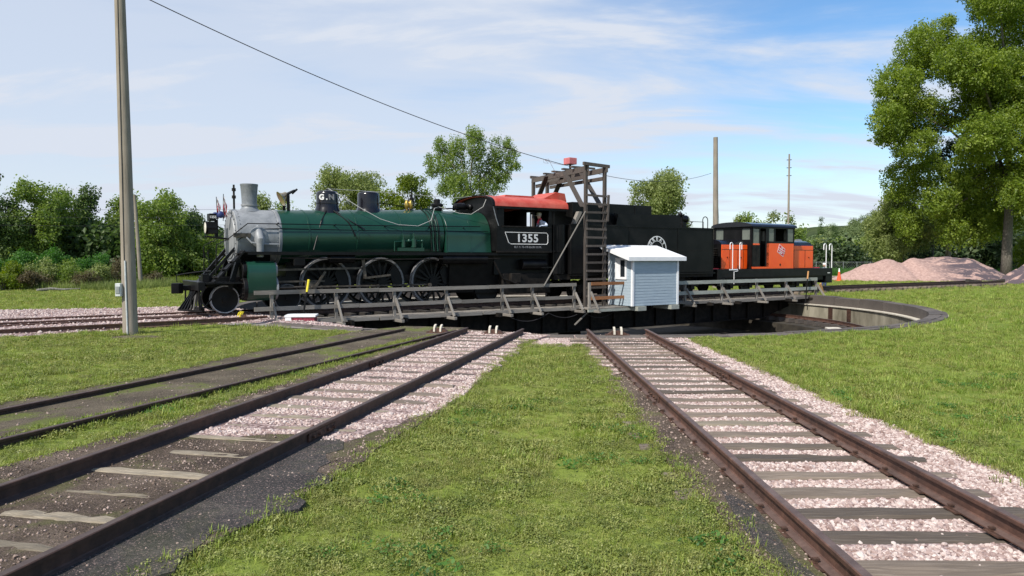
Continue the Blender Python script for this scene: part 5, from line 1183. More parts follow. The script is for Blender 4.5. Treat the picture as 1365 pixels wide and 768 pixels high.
# radiator ends with louvres
for x0, sg in ((9.02, -1), (16.72, 1)):
    MB().b2(x0 + sg * .0, x0 + sg * .05, -HW + .02, HW - .02, 1.50, 2.72).build('radiator', M['iron'], DS, smooth=False)
    for k in range(11): MB().box((x0 + sg * .07, 0, 1.60 + .09 * k), (.06, 1.6, .02), Matrix.Rotation(sg * .5, 3, 'Y')).build('louvre', M['soot'], DS, smooth=False)
    lp = MB(); lp.cyl((x0 - sg * .15, 0, 2.93), (x0 + sg * .16, 0, 2.93), .17, n=18); lpo = lp.build('headlight', M['silver_dull'], DS)
    MB().lathe([(.01, x0 + sg * .165), (.145, x0 + sg * .165), (.145, x0 + sg * .15)], (0, 0, 2.93), 'x', 18).build('lamp_lens', M['lens'], lpo)
    MB().b2(x0 + sg * .1, x0 + sg * .75, -.9, .9, 1.452, 1.50).build('end_step_plate', M['logo_red'], DS, smooth=False)
# cab: front, back, sides with openings
CX0, CX1, CY = 11.02, 14.55, 1.28
def cab_arc(w, z0_, rise, n=14): return [(w * math.cos(PI * k / n), z0_ + rise * math.sin(PI * k / n) ** .75) for k in range(n + 1)]
arc = cab_arc(CY + .08, 3.66, .26)
MB().prism(arc, 'x', CX0 - .14, CX1 + .14).build('cab_roof', M['gloss'], DS, angle=50)
def wallx(x, t, name, openings, mat='iron', z0_=1.45, z1_=3.68):
    ys = sorted(set([-CY, CY] + [o[0] for o in openings] + [o[1] for o in openings])); m = MB()
    for a, b_ in zip(ys, ys[1:]):
        op = [o for o in openings if o[0] <= a and o[1] >= b_]
        if op: m.b2(x, x + t, a, b_, z0_, op[0][2]); m.b2(x, x + t, a, b_, op[0][3], z1_)
        else: m.b2(x, x + t, a, b_, z0_, z1_)
    w_ = m.build(name, M[mat], DS, smooth=False)
    for o in openings: MB().b2(x + t * .4, x + t * .6, o[0], o[1], o[2], o[3]).build('window_pane', M['cab_glass'], w_, smooth=False)
for x in (CX0, CX1 - .05): wallx(x, .05, 'cab_end_wall', [(-1.12, -.62, 2.98, 3.55), (.62, 1.12, 2.98, 3.55)])
for sg in (-1, 1):
    y0_, y1_ = sg * CY, sg * (CY - .04)
    def pan(a, b_, z0_, z1_, nm, mt): return MB().b2(a, b_, y0_, y1_, z0_, z1_).build(nm, M[mt], DS, smooth=False)
    pan(12.20, 14.55, 1.46, 2.80, 'cab_side_panel', 'orange')
    MB().b2(11.02, 12.20, sg * (CY + .01), sg * (CY - .05), 1.46, 1.56).build('door_sill', M['orange'], DS, smooth=False)
    pan(12.20, 14.55, 2.80, 2.90, 'window_sill', 'iron'); pan(11.02, 14.55, 3.58, 3.68, 'cab_header', 'iron')
    for a, b_ in ((11.02, 11.10), (11.58, 11.66), (12.12, 12.38), (12.80, 12.92), (13.88, 13.98), (14.45, 14.55)): 
        pan(a, b_, 2.90 if a > 12.15 else 1.56, 3.58, 'window_pillar', 'iron')
    for a, b_ in ((12.38, 12.80), (13.98, 14.45)):
        MB().b2(a, b_, sg * (CY - .015), sg * (CY - .025), 2.90, 3.58).build('window_pane', M['cab_glass'], DS, smooth=False)
    dr = pan(11.10, 11.58, 1.56, 2.72, 'cab_door', 'soot'); MB().b2(11.10, 11.58, sg * (CY - .015), sg * (CY - .025), 2.78, 3.54).build('window_pane', M['cab_glass'], dr, smooth=False)
    MB().b2(11.08, 11.60, sg * (CY + .004), sg * (CY - .03), 2.70, 2.78).build('door_rail', M['orange' if sg < 0 else 'iron'], dr, smooth=False)
    for k in (11.33,): MB().b2(k, k + .02, sg * (CY + .006), sg * (CY - .02), 1.60, 2.68).build('door_panel_gap', M['iron'], dr, smooth=False)
MB().b2(CX0, CX1, -CY + .05, CY - .05, 1.46, 1.50).build('cab_floor', M['soot'], DS, smooth=False)
MB().b2(12.5, 13.3, -.3, .4, 1.5, 2.75).build('control_stand', M['soot'], DS, smooth=False)
MB().cyl((13.0, 0, 3.9), (13.0, 0, 4.02), .05, n=8).build('horn', M['iron'], DS)
MB().cyl((13.35, -CY - .012, 1.66), (13.35, -CY + .01, 1.66), .06, n=10).build('filler_cap', M['iron'], DS)
# tilted emblem
ec = (13.42, 2.42); rt = R(-22)
def quad(w_, h_, y, name, mat, par):
    pts = []
    for a, b_ in ((-w_, -h_ + .03), (w_, -h_ - .03), (w_, h_ - .03), (-w_, h_ + .03)): pts.append((ec[0] + a * math.cos(rt) - b_ * math.sin(rt), ec[1] + a * math.sin(rt) + b_ * math.cos(rt)))
    return MB().prism(pts, 'y', y, y + .004).build(name, M[mat], par, smooth=False)
em = quad(.285, .225, -CY - .008, 'emblem', 'white', DS); quad(.255, .195, -CY - .013, 'emblem_field', 'logo_red', em)
bar_ = MB(); cr, sr = math.cos(rt), math.sin(rt)
bar_.prism([(ec[0] + a * cr - b_ * sr, ec[1] + a * sr + b_ * cr) for a, b_ in ((-.30, -.07), (.30, -.07), (.30, .08), (-.30, .08))], 'y', -CY - .018, -CY - .014); bar_.build('emblem_band', M['white'], em, smooth=False)
text('emblem_text', 'MILWAUKEE', .105, 'logo_red', em, (ec[0], -CY - .019, ec[1]), (PI / 2, -rt, 0), bold=.004, sx=.95)
text('emblem_text', 'THE', .08, 'white', em, (ec[0] + .05, -CY - .015, ec[1] + .13), (PI / 2, -rt, 0), bold=.003)
text('emblem_text', 'ROAD', .09, 'white', em, (ec[0] - .05, -CY - .015, ec[1] - .13), (PI / 2, -rt, 0), bold=.003)
# white hooped grab irons and steps
def cane(s, y, z0_, z1_, w_, r_=.022):              # long leg at s, hook turning down at s + w_
    pts = [(s, y, z0_), (s, y, z1_ - abs(w_) / 2)] + [(s + w_ / 2 - w_ / 2 * math.cos(a), y, z1_ - abs(w_) / 2 + abs(w_) / 2 * math.sin(a)) for a in [PI * k / 8 for k in range(1, 8)]] + [(s + w_, y, z1_ - abs(w_) / 2), (s + w_, y, z1_ - .34)]
    MB().tube(pts, r_, 6).build('grab_iron', M['white'], DS)
cane(9.40, -1.36, 1.46, 2.80, -.20); cane(9.95, -1.36, 1.46, 2.80, .15)
cane(17.38, -1.36, 1.46, 2.82, -.24, .026); cane(17.92, -1.36, 1.46, 2.82, -.24, .026); cane(17.9, 1.36, 1.46, 2.82, -.2)
MB().tube([(16.75, -1.0, 2.52), (17.85, -1.2, 2.55), (17.9, -1.3, 1.46)], .014, 5).build('end_rail', M['iron'], DS)
MB().tube([(17.85, -1.2, 2.52), (17.85, 1.2, 2.52)], .014, 5).build('end_rail', M['iron'], DS); MB().tube([(17.85, .3, 1.46), (17.85, .3, 2.52)], .014, 5).build('end_rail', M['iron'], DS)
for x0 in (8.95, 17.40):
    for z in (.35, .66): MB().b2(x0, x0 + .45, -1.42, -1.15, z, z + .04).build('foot_step', M['iron'], DS, smooth=False)
MB().tube([(9.45, -1.42, .7), (9.45, -1.42, 1.32), (9.75, -1.42, 1.36)], .016, 5).build('grab_iron', M['white'], DS)
MB().b2(9.1, 9.75, -1.415, -1.40, 1.40, 1.46).build('step_edge', M['white'], DS, smooth=False); MB().b2(17.48, 17.7, -1.415, -1.40, 1.16, 1.20).build('step_edge', M['white'], DS, smooth=False)
for sc_ in (10.35, 15.85):
    for sg in (-1, 1):
        MB().b2(sc_ - 1.15, sc_ + 1.15, sg * .98, sg * 1.08, .58, .84).build('truck_side', M['soot'], DS, smooth=False, bevel=.02)
        for d in (-.75, .75):
            wheel('diesel_wheel', sc_ + d, .40, sg, 0, None, DS, tyre='soot'); MB().b2(sc_ + d - .13, sc_ + d + .13, sg * 1.05, sg * 1.17, .46, .80).build('journal_box', M['soot'], DS, smooth=False, bevel=.02)
MB().cyl((12.3, -.9, .82), (14.1, -.9, .82), .20, n=16).build('air_tank', M['iron'], DS); MB().b2(12.2, 14.2, -.8, .8, .55, 1.02).build('fuel_tank', M['iron'], DS, smooth=False, bevel=.03)
for s, d in ((8.25, -1), (17.95, 1)):
    MB().b2(min(s, s + d * .35), max(s, s + d * .35), -.10, .10, .82, 1.05).build('coupler', M['iron'], DS, smooth=False, bevel=.02)

# ------------------------------------------------------------------ people
def skinned(name, J, Bn, mat, parent, sub=2, root=None):
    names = list(J); me = bpy.data.meshes.new(name); me.from_pydata([J[k][0] for k in names], [(names.index(a), names.index(b)) for a, b in Bn], [])
    o = bpy.data.objects.new(name, me); COL.objects.link(o); o.modifiers.new('s', 'SKIN'); 
    for i, k in enumerate(names):
        v = me.skin_vertices[0].data[i]; r = J[k][1]; v.radius = (r, r) if not isinstance(r, tuple) else r; v.use_root = (k == (root or names[0]))
    m = o.modifiers.new('u', 'SUBSURF'); m.levels = sub; m.render_levels = sub
    bpy.context.view_layer.update()
    out = bpy.data.meshes.new_from_object(o.evaluated_get(bpy.context.evaluated_depsgraph_get())); bpy.data.objects.remove(o)
    out.name = name; out.materials.clear(); out.shade_smooth(); return link(name, out, M[mat], parent)
def hand(J, Bn, tag_, wrist, d, curl):
    d = Vector(d).normalized(); side = d.cross(Vector((0, 0, 1))); side = side.normalized() if side.length > .1 else Vector((0, 1, 0)); dn = Vector(curl).normalized()
    palm = Vector(wrist) + d * .07; J[tag_ + 'palm'] = (tuple(palm), .028); Bn.append((tag_ + 'wr', tag_ + 'palm'))
    for i, (o_, l_) in enumerate(((-.030, .070), (-.010, .080), (.010, .076), (.030, .060))):
        a = palm + side * o_ + d * .02; b = a + d * l_ * .55; c = b + (d * .5 + dn * .8).normalized() * l_ * .5
        for nm, p in (('a', a), ('b', b), ('c', c)): J[f'{tag_}{i}{nm}'] = (tuple(p), .0085)
        Bn += [(tag_ + 'palm', f'{tag_}{i}a'), (f'{tag_}{i}a', f'{tag_}{i}b'), (f'{tag_}{i}b', f'{tag_}{i}c')]
    a = Vector(wrist) + d * .035 + side * .035; b = a + (d + side * .7 + dn * .3).normalized() * .055
    J[tag_ + 't1'] = (tuple(a), .011); J[tag_ + 't2'] = (tuple(b), .009); Bn += [(tag_ + 'palm', tag_ + 't1'), (tag_ + 't1', tag_ + 't2')]
def head(parent, c, face, hair=True):
    """a head with brow, nose, mouth, chin and ears; face = unit direction it looks in (horizontal)"""
    f = Vector(face).normalized(); l = Vector((0, 0, 1)).cross(f)
    b = bmesh.new(); bmesh.ops.create_icosphere(b, subdivisions=4, radius=1)
    for v in b.verts:
        q = v.co.copy(); x, y, z = q.x, q.y, q.z        # x forward, y side, z up
        w_ = .078 * (1 - .18 * max(0, -z)); dpt = .098 if x < 0 else .092
        if z < -.2: w_ *= 1 - .22 * (-z - .2); 
        p = Vector((x * dpt, y * w_, z * .122))
        if x > .5: p.x += .020 * math.exp(-((y / .16) ** 2 + ((z + .08) / .20) ** 2)) + .006 * math.exp(-(((abs(y)) / .35) ** 2 + ((z - .25) / .12) ** 2)) - .010 * math.exp(-(((abs(y) - .34) / .14) ** 2 + ((z - .06) / .10) ** 2)) + .006 * math.exp(-((y / .28) ** 2 + ((z + .46) / .07) ** 2)) + .010 * math.exp(-((y / .3) ** 2 + ((z + .80) / .15) ** 2))
        if abs(y) > .85: p.y += math.copysign(.022, y) * math.exp(-(((x + .05) / .22) ** 2 + ((z + .02) / .28) ** 2))
        v.co = Vector(c) + f * p.x + l * p.y + Vector((0, 0, p.z))
    m = MB(); m.b.free(); m.b = b; h = m.build('head', M['skin'], parent, angle=180)
    for s_ in (-1, 1):
        MB().ball(Vector(c) + f * .080 + l * (.030 * s_) + Vector((0, 0, .010)), .009, 6).build('eye', M['flag_white'], h)
        MB().ball(Vector(c) + f * .087 + l * (.030 * s_) + Vector((0, 0, .010)), .0045, 5).build('pupil', M['gloss'], h)
    return h
# engineer leaning on the cab sill, looking forward (towards -s)
pe = train_empty('person', -2.40, -1.15, 2.95, label='person in pale blue shirt, red neckerchief and striped cap leaning on the cab window sill', cat='person')
J = {'pelvis': ((-2.66, -1.02, 3.02), .15), 'waist': ((-2.68, -1.05, 3.20), .14), 'chest': ((-2.74, -1.12, 3.42), (.18, .13)), 'neckb': ((-2.80, -1.14, 3.58), .07), 'neck': ((-2.84, -1.15, 3.64), .05),
     'shn': ((-2.74, -1.34, 3.50), .068), 'eln': ((-2.72, -1.50, 3.36), .050), 'Rwr': ((-2.98, -1.54, 3.352), .034),
     'shf': ((-2.76, -.94, 3.50), .068), 'elf': ((-2.80, -.84, 3.26), .050), 'Lwr': ((-3.02, -.90, 3.22), .034),
     'hipn': ((-2.72, -1.12, 2.98), .10), 'kneen': ((-3.12, -1.16, 2.96), .075), 'ankn': ((-3.14, -1.16, 2.50), .05), 'toen': ((-3.30, -1.16, 2.40), .045),
     'hipf': ((-2.72, -.90, 2.98), .10), 'kneef': ((-3.12, -.88, 2.96), .075), 'ankf': ((-3.14, -.88, 2.50), .05), 'toef': ((-3.30, -.88, 2.40), .045)}
Bn = [('pelvis', 'waist'), ('waist', 'chest'), ('chest', 'neckb'), ('neckb', 'neck'), ('chest', 'shn'), ('shn', 'eln'), ('eln', 'Rwr'), ('chest', 'shf'), ('shf', 'elf'), ('elf', 'Lwr'),
      ('pelvis', 'hipn'), ('hipn', 'kneen'), ('kneen', 'ankn'), ('ankn', 'toen'), ('pelvis', 'hipf'), ('hipf', 'kneef'), ('kneef', 'ankf'), ('ankf', 'toef')]
hand(J, Bn, 'R', (-2.98, -1.54, 3.352), (-1, 0, -.1), (0, 0, -1)); hand(J, Bn, 'L', (-3.02, -.90, 3.22), (-1, 0, 0), (0, 0, -1))
ORG[pe.name] = Vector((-2.75, -1.15, 2.95)); o_ = ORG[pe.name]
bd = skinned('body', {k: (tuple(Vector(v[0]) - o_), v[1]) for k, v in J.items()}, Bn, 'shirt', pe)
head(pe, (-2.90, -1.16, 3.755), (-1, -.12, 0))
cp_ = MB(); cp_.lathe([(.098, 3.78), (.104, 3.84), (.108, 3.88), (.09, 3.91), (.01, 3.92)], (-2.895, -1.16, 0), n=20); cp_.box((-3.02, -1.17, 3.79), (.12, .15, .012), Matrix.Rotation(R(-12), 3, 'Y')); cp_.build('cap', M['cap'], pe)
MB().lathe([(.058, 3.60), (.085, 3.62), (.09, 3.66), (.066, 3.68)], (-2.85, -1.15, 0), n=16).build('neckerchief', M['scarf'], pe)
MB().tube([(-2.93, -1.20, 3.62), (-3.00, -1.24, 3.52), (-3.03, -1.26, 3.40)], [.045, .04, .02], 8).build('neckerchief', M['scarf'], pe)
# someone standing behind the far end of the diesel
w0 = gnd(1098, 386.5)
ps = empty('person', w0, R(20), 'person in blue jeans and light cap standing behind the right end of the diesel', 'person')
J = {'pelvis': ((0, 0, .92), .13), 'waist': ((0, 0, 1.05), .125), 'chest': ((0, 0, 1.28), (.16, .11)), 'neckb': ((0, 0, 1.42), .07), 'neck': ((0, -.01, 1.47), .05),
     'shl': ((-.19, 0, 1.36), .06), 'ell': ((-.25, .02, 1.10), .046), 'Lwr': ((-.23, -.10, .88), .032), 'shr': ((.19, 0, 1.36), .06), 'elr': ((.25, .03, 1.10), .046), 'Rwr': ((.24, -.06, .87), .032)}
Bn = [('pelvis', 'waist'), ('waist', 'chest'), ('chest', 'neckb'), ('neckb', 'neck'), ('chest', 'shl'), ('shl', 'ell'), ('ell', 'Lwr'), ('chest', 'shr'), ('shr', 'elr'), ('elr', 'Rwr')]
hand(J, Bn, 'L', (-.23, -.10, .88), (0, -.3, -1), (.5, -1, 0)); hand(J, Bn, 'R', (.24, -.06, .87), (0, -.3, -1), (-.5, -1, 0))
ORG[ps.name] = Vector(); skinned('body', J, Bn, 'teal', ps)
Jl = {'p': ((0, 0, .93), .15), 'hl': ((-.10, 0, .84), .10), 'kl': ((-.11, -.03, .48), .075), 'al': ((-.12, .02, .10), .06), 'tl': ((-.13, -.16, .05), .045), 'hr': ((.10, 0, .84), .10), 'kr': ((.11, -.02, .48), .075), 'ar': ((.13, .03, .10), .06), 'tr': ((.15, -.15, .05), .045)}
skinned('jeans', Jl, [('p', 'hl'), ('hl', 'kl'), ('kl', 'al'), ('al', 'tl'), ('p', 'hr'), ('hr', 'kr'), ('kr', 'ar'), ('ar', 'tr')], 'jeans', ps)
head(ps, (0, -.02, 1.57), (-.3, -1, 0)); MB().lathe([(.10, 1.60), (.105, 1.66), (.08, 1.70), (.01, 1.71)], (0, -.02, 0), n=18).build('cap', M['white'], ps)

# ------------------------------------------------------------------ poles and wires
def pole(x, y, Y, ztop, r0, r1, label, lean=(0, 0), base=None, extra=None, mat='pole_wood'):
    p = gnd(x, y) if base is None else Vector(base)
    t = empty('utility_pole', (p.x, p.y, 0), 0, label, 'utility pole')
    MB().tube([(0, 0, -.1), (lean[0] * .5 + .012, lean[1] * .5, ztop / 2), (lean[0], lean[1], ztop)], [r0, (r0 + r1) / 2, r1], 18).build('shaft', M[mat], t)
    return t, p
big, bp = pole(174, 446, 0, 9.35, .185, .125, 'tall grey timber pole nearest the viewer with a meter box and white conduit', lean=(-.10, 0))
MB().tube([(.02, -.19, 0), (.0, -.188, 1.2), (-.01, -.182, 1.95)], .022, 8).build('conduit', M['meter'], big)
MB().tube([(-.03, -.18, 1.95), (-.04, -.172, 4.0), (-.08, -.13, 9.0)], .010, 6).build('pole_wire', M['wire'], big)
mbx = MB().b2(-.24, -.10, -.27, -.12, 1.02, 1.36).build('meter_box', M['meter'], big, smooth=False, bevel=.01)
MB().b2(-.22, -.12, -.285, -.27, 1.10, 1.28).build('meter_cover', M['galv'], mbx, smooth=False)
pole(188, 383, 0, 6.35, .14, .10, 'shorter leaning pole in front of the left shrubs, just right of the tall near pole', lean=(-.32, 0), mat='pole_wood')
rp = at(953, 344, 50.0); pr_, _ = pole(0, 0, 0, 10.2, .20, .15, 'stout pale pole rising behind the tender and the diesel hood', base=(at(954, 344, 50).x, 50, 0), lean=(-.10, 0))
MB().tube([(-.08, -.02, 9.3), (.35, .6, 4.5), (.75, 1.2, 0)], .012, 5).build('guy_wire', M['wire'], pr_)
fpole, _ = pole(0, 0, 0, 12.6, .13, .08, 'thin distant pole with small insulators behind the diesel cab', base=(at(1050, 344, 75).x, 75, 0))
for z in (12.0, 11.2, 10.4): MB().cyl((-.25, 0, z), (.25, 0, z + .02), .04, n=6).build('insulator_arm', M['wire'], fpole)
sp, _ = pole(0, 0, 0, 8.0, .10, .08, 'thin dark pole with two swellings behind the smokestack', base=(at(313, 344, 60).x, 60, 0), mat='soot')
for z in (7.6, 7.0): MB().cyl((0, 0, z - .12), (0, 0, z + .12), .17, n=8).build('insulator', M['soot'], sp)
pole(0, 0, 0, 8.7, .08, .06, 'thin distant pole behind the bright yellow-green tree', base=(at(556, 344, 62).x, 62, 0), mat='soot')
def wire(label, p0, p1, sag, r_=.012, n=24):
    p0 = Vector(p0); p1 = Vector(p1); t = empty('overhead_wire', p0, 0, label, 'wire'); ORG[t.name] = p0.copy()
    MB().tube([p0.lerp(p1, i / n) - Vector((0, 0, sag * 4 * (i / n) * (1 - i / n))) for i in range(n + 1)], r_, 5).build('wire_strand', M['wire'], t); return t
gtop = TW(.15, -1.0, 5.98)
gt = at(757, 221, TW(.15, -1.2).y)
wire('black service wire sloping down from the tall near pole to the gantry', bp + Vector((-.08, 0, 9.08)), gt, .42, .014)
wire('thin wire running level from the gantry to the stout pale pole', gt, (at(948, 231, 50)), .62, .012)
cw = empty('coiled_wire', gt, 0, 'loose coil of thin wire beside the red box on the gantry', 'wire coil'); ORG[cw.name] = gt.copy()
cpts = [at(757, 221, gt.y)] + [at(x, y, gt.y + .02 * i) for i, (x, y) in enumerate([(745, 219), (735, 217), (728, 214), (724, 212), (725, 217), (731, 218), (726, 213), (731, 212), (736, 222), (741, 231), (746, 232)])]
MB().tube(cpts, .009, 5).build('wire_strand', M['galv'], cw)
for i, (ya, yb, wd_) in enumerate(((276, 279, 'upper'), (287, 289, 'middle'), (299, 299.5, 'lower'))):
    wire(f'faint {wd_} one of three pale wires crossing in front of the left trees', at(-60, ya, 51), at(313, yb, 60), .12, .010)

# ------------------------------------------------------------------ trees
def leafclump(seed, n, size, spread=1.0, flat=1.0, droop=0):
    r = random.Random(seed); V, Fc = [], []
    for _ in range(n):
        d = Vector((r.gauss(0, 1), r.gauss(0, 1), r.gauss(0, 1))).normalized() * (r.random() ** .5) * spread; d.z *= flat
        nrm = (Vector((r.gauss(0, .8), r.gauss(0, .8), .5)) + d * .9).normalized(); e1 = nrm.orthogonal().normalized(); a = r.uniform(0, 6.28); e1 = (e1 * math.cos(a) + nrm.cross(e1) * math.sin(a)); e2 = nrm.cross(e1); s_ = size * r.uniform(.7, 1.3)
        if droop: e1 = (e1 + Vector((0, 0, -droop))).normalized(); e2 = nrm.cross(e1).normalized()
        o = len(V); V += [tuple(d - e1 * s_), tuple(d + e2 * s_ * .62 - e1 * s_ * .1 + nrm * s_ * .12), tuple(d + e1 * s_), tuple(d - e2 * s_ * .62 - e1 * s_ * .1 + nrm * s_ * .12)]; Fc += [(o, o + 1, o + 2, o + 3)]
    return V, Fc
CL = [(*leafclump(k, 20, .20), 0) for k in range(4)]
CLX = [(*leafclump(k + 40, 16, .42, flat=.8), 0) for k in range(4)]
CLF = [(*leafclump(k + 20, 26, .17, flat=.9), 0) for k in range(4)]
def blobs(H, w_, h0, n, seed, shape='round', rmin=.22, rmax=.38):
    """crown lobes: list of (centre, radii)"""
    r = random.Random(seed); out = []; ch = H - h0
    for i in range(n):
        t = r.random() ** .9; z = h0 + ch * (.12 + .80 * t)
        prof = {'round': math.sin(PI * (.15 + .75 * t)) ** .7, 'cone': 1 - .75 * t, 'vase': .35 + .65 * math.sin(PI * (.1 + .65 * t)), 'wide': math.sin(PI * (.22 + .62 * t)) ** .5}[shape]
        a = r.uniform(0, 2 * PI); q = w_ * prof * (.35 + .45 * r.random()); rr_ = w_ * r.uniform(rmin, rmax) * (1.1 - .35 * t)
        out.append((Vector((q * math.cos(a), q * math.sin(a), z)), Vector((rr_, rr_, rr_ * r.uniform(.75, 1.05)))))
    return out
def crown_pts(bl, clump, dens, seed, inner=.45):
    r_ = np.random.default_rng(seed); P = []
    for c, rad in bl:
        area = 4 * PI * (rad.x * rad.y * rad.z) ** (2 / 3); n = max(6, int(area / (clump * clump) * dens))
        d = r_.normal(size=(n, 3)); d /= np.linalg.norm(d, axis=1)[:, None]; q = inner + (1 - inner) * r_.random(n) ** .45
        s_ = np.array([noise.noise(Vector((v[0] * 1.7 + c.x, v[1] * 1.7 + c.y, v[2] * 1.7 + c.z))) for v in d])
        p = d * (q * (1 + .35 * s_))[:, None] * np.array(rad)[None, :] + np.array(c)[None, :]; P.append(p[r_.random(n) < .93])
    return np.vstack(P)
def tree(name, label, base, H, w_, h0, mat='leaf_mid', seed=1, nbl=20, clump=.5, dens=1.15, shape='round', trunk_r=.18, bark='bark', cat='tree', bl=None, group=None, squash=1.0, rmin=.30, rmax=.46, stems=1, limbs=7, fine=False, inner=.45):
    t = empty(name, (base[0], base[1], 0), 0, label, cat, group); bl = bl or blobs(H, w_, h0, nbl, seed, shape, rmin, rmax); r = random.Random(seed)
    P = crown_pts(bl, clump, dens, seed, inner); P[:, 2] = np.maximum(P[:, 2], clump * .25); n = len(P)
    rot = rng.uniform(0, 6.28, (n, 3)); rot[:, :2] = rng.normal(0, .35, (n, 2)); sc = rng.uniform(.6, 1.25, n) * clump
    scatter('crown', CLF if fine else CL, P, rot, sc, rng.integers(0, 4, n), [M[mat]], t)
    m = MB()
    top = max(bl, key=lambda b_: b_[0].z)[0]
    for s_ in range(stems):
        bx, by = (0, 0) if stems == 1 else (r.uniform(-.4, .4) * w_ * .3, r.uniform(-.3, .3) * w_ * .3)
        tp = Vector((bx * 2 + r.uniform(-.1, .1) * w_, by * 2, h0 + (H - h0) * .62))
        mid = Vector((bx * 1.4 + r.uniform(-.05, .05) * w_, by * 1.4, h0 + (H - h0) * .15))
        m.tube([(bx, by, -.1), (bx * 1.1, by * 1.1, (h0) * .5 + .1), mid, tp], [trunk_r * 1.15, trunk_r, trunk_r * .75, trunk_r * .22], 9)
        for c, rad in r.sample(bl, min(limbs, len(bl))):
            k = r.uniform(.15, .75); st = mid.lerp(tp, k * .8); m.tube([st, st.lerp(c, .5) + Vector((0, 0, (c - st).length * .08)), c], [trunk_r * .42 * (1.1 - k), trunk_r * .24, trunk_r * .08], 6)
    m.build('trunk', M[bark], t, angle=180); return t
def ptree(name, label, xc, ytop, hw, Y, base_frac=.2, **k):
    """place a tree by its outline in metres worked out once from its distance"""
    H = at(xc, ytop, Y).z * 1.04; w_ = hw * Y / F_PX; X = at(xc, 344, Y).x
    k.setdefault('clump', max(.28, Y * .0085)); return tree(name, label, (X, Y), H, w_, H * base_frac, **k)
G1 = 'trees of the left tree line'
ptree('broadleaf_tree', 'dark tree at the far left edge of the tree line', -12, 232, 38, 60, .12, mat='leaf_dark', seed=11, group=G1)
ptree('broadleaf_tree', 'tall bright green tree, first full crown from the left', 42, 242, 40, 62, .12, mat='leaf_mid', seed=12, nbl=26, group=G1)
ptree('broadleaf_tree', 'bushy mid green tree behind the second lawn shrubs from the left', 88, 250, 34, 66, .12, mat='leaf_mid', seed=13, group=G1)
ptree('broadleaf_tree', 'dark broad tree left of the tall near pole', 128, 254, 36, 68, .12, mat='leaf_dark', seed=14, group=G1)
ptree('broadleaf_tree', 'narrow tree directly behind the tall near pole', 166, 262, 30, 70, .12, mat='leaf_mid', seed=15, group=G1)
ptree('broadleaf_tree', 'wide rounded tree right of the short leaning pole', 216, 260, 46, 64, .1, mat='leaf_mid', seed=16, nbl=28, group=G1)
ptree('broadleaf_tree', 'darker tree between the wide rounded tree and the engine pilot', 255, 283, 28, 68, .1, mat='leaf_dark', seed=17, group=G1)
ptree('broadleaf_tree', 'low bright tree beneath the headlight of the steam engine', 278, 312, 26, 66, .05, mat='leaf_mid', seed=18, nbl=12, group=G1)
ptree('broadleaf_tree', 'tree showing behind the smokestack', 345, 262, 34, 72, .1, mat='leaf_olive', seed=19, group=G1)
ptree('broadleaf_tree', 'low tree showing behind the bell', 388, 268, 30, 74, .1, mat='leaf_mid', seed=20, group=G1)
ptree('willow_tree', 'big rounded willow behind the two boiler domes', 468, 229, 52, 66, .12, mat='leaf_olive', seed=21, nbl=26, shape='wide', fine=True, dens=1.3)
ptree('maple_tree', 'bright yellow-green tree behind the safety valves', 547, 236, 34, 56, .12, mat='leaf_yellow', seed=22, nbl=26, shape='vase', clump=.42)
ptree('maple_tree', 'low yellow-green bushy tree right of the steam dome', 516, 258, 34, 58, .1, mat='leaf_yellow', seed=23, nbl=16, clump=.42)
ptree('maple_tree', 'yellow-green bushy tree low behind the turret of the boiler', 578, 262, 24, 57, .1, mat='leaf_yellow', seed=25, nbl=12, clump=.42)
ptree('shade_tree', 'rounded dense tree behind the middle of the tender', 878, 234, 46, 62, .12, mat='leaf_olive', seed=24, nbl=26, shape='wide', fine=True, dens=1.3)
# poplar with upright plumes behind the cab
X0 = at(628, 344, 48).x; bl = []
sc_ = 48 / F_PX
for (x, y, rw, rh) in ((590, 205, 13, 24), (604, 226, 20, 30), (612, 196, 12, 14), (634, 192, 13, 26), (640, 222, 16, 32), (662, 206, 12, 26), (680, 205, 9, 18), (664, 232, 18, 18), (618, 252, 20, 22), (574, 216, 6, 9), (686, 222, 8, 7), (626, 270, 24, 18), (576, 226, 10, 8), (650, 250, 16, 14), (594, 250, 12, 12), (633, 182, 8, 10), (676, 190, 5, 8), (586, 190, 6, 8)):
    z = at(x, y, 48).z; bl.append((Vector(((x - 628) * sc_, random.uniform(-1.1, 1.1), z)), Vector((rw * sc_, max(.6, rw * sc_), rh * sc_))))
tree('poplar_tree', 'open-crowned poplar with upright plumes rising behind the red cab roof', (X0, 48), 10.4, 3.0, 3.4, mat='leaf_mid', seed=31, bl=bl, clump=.27, dens=1.15, bark='bark_pale', trunk_r=.16, limbs=14, inner=.2)
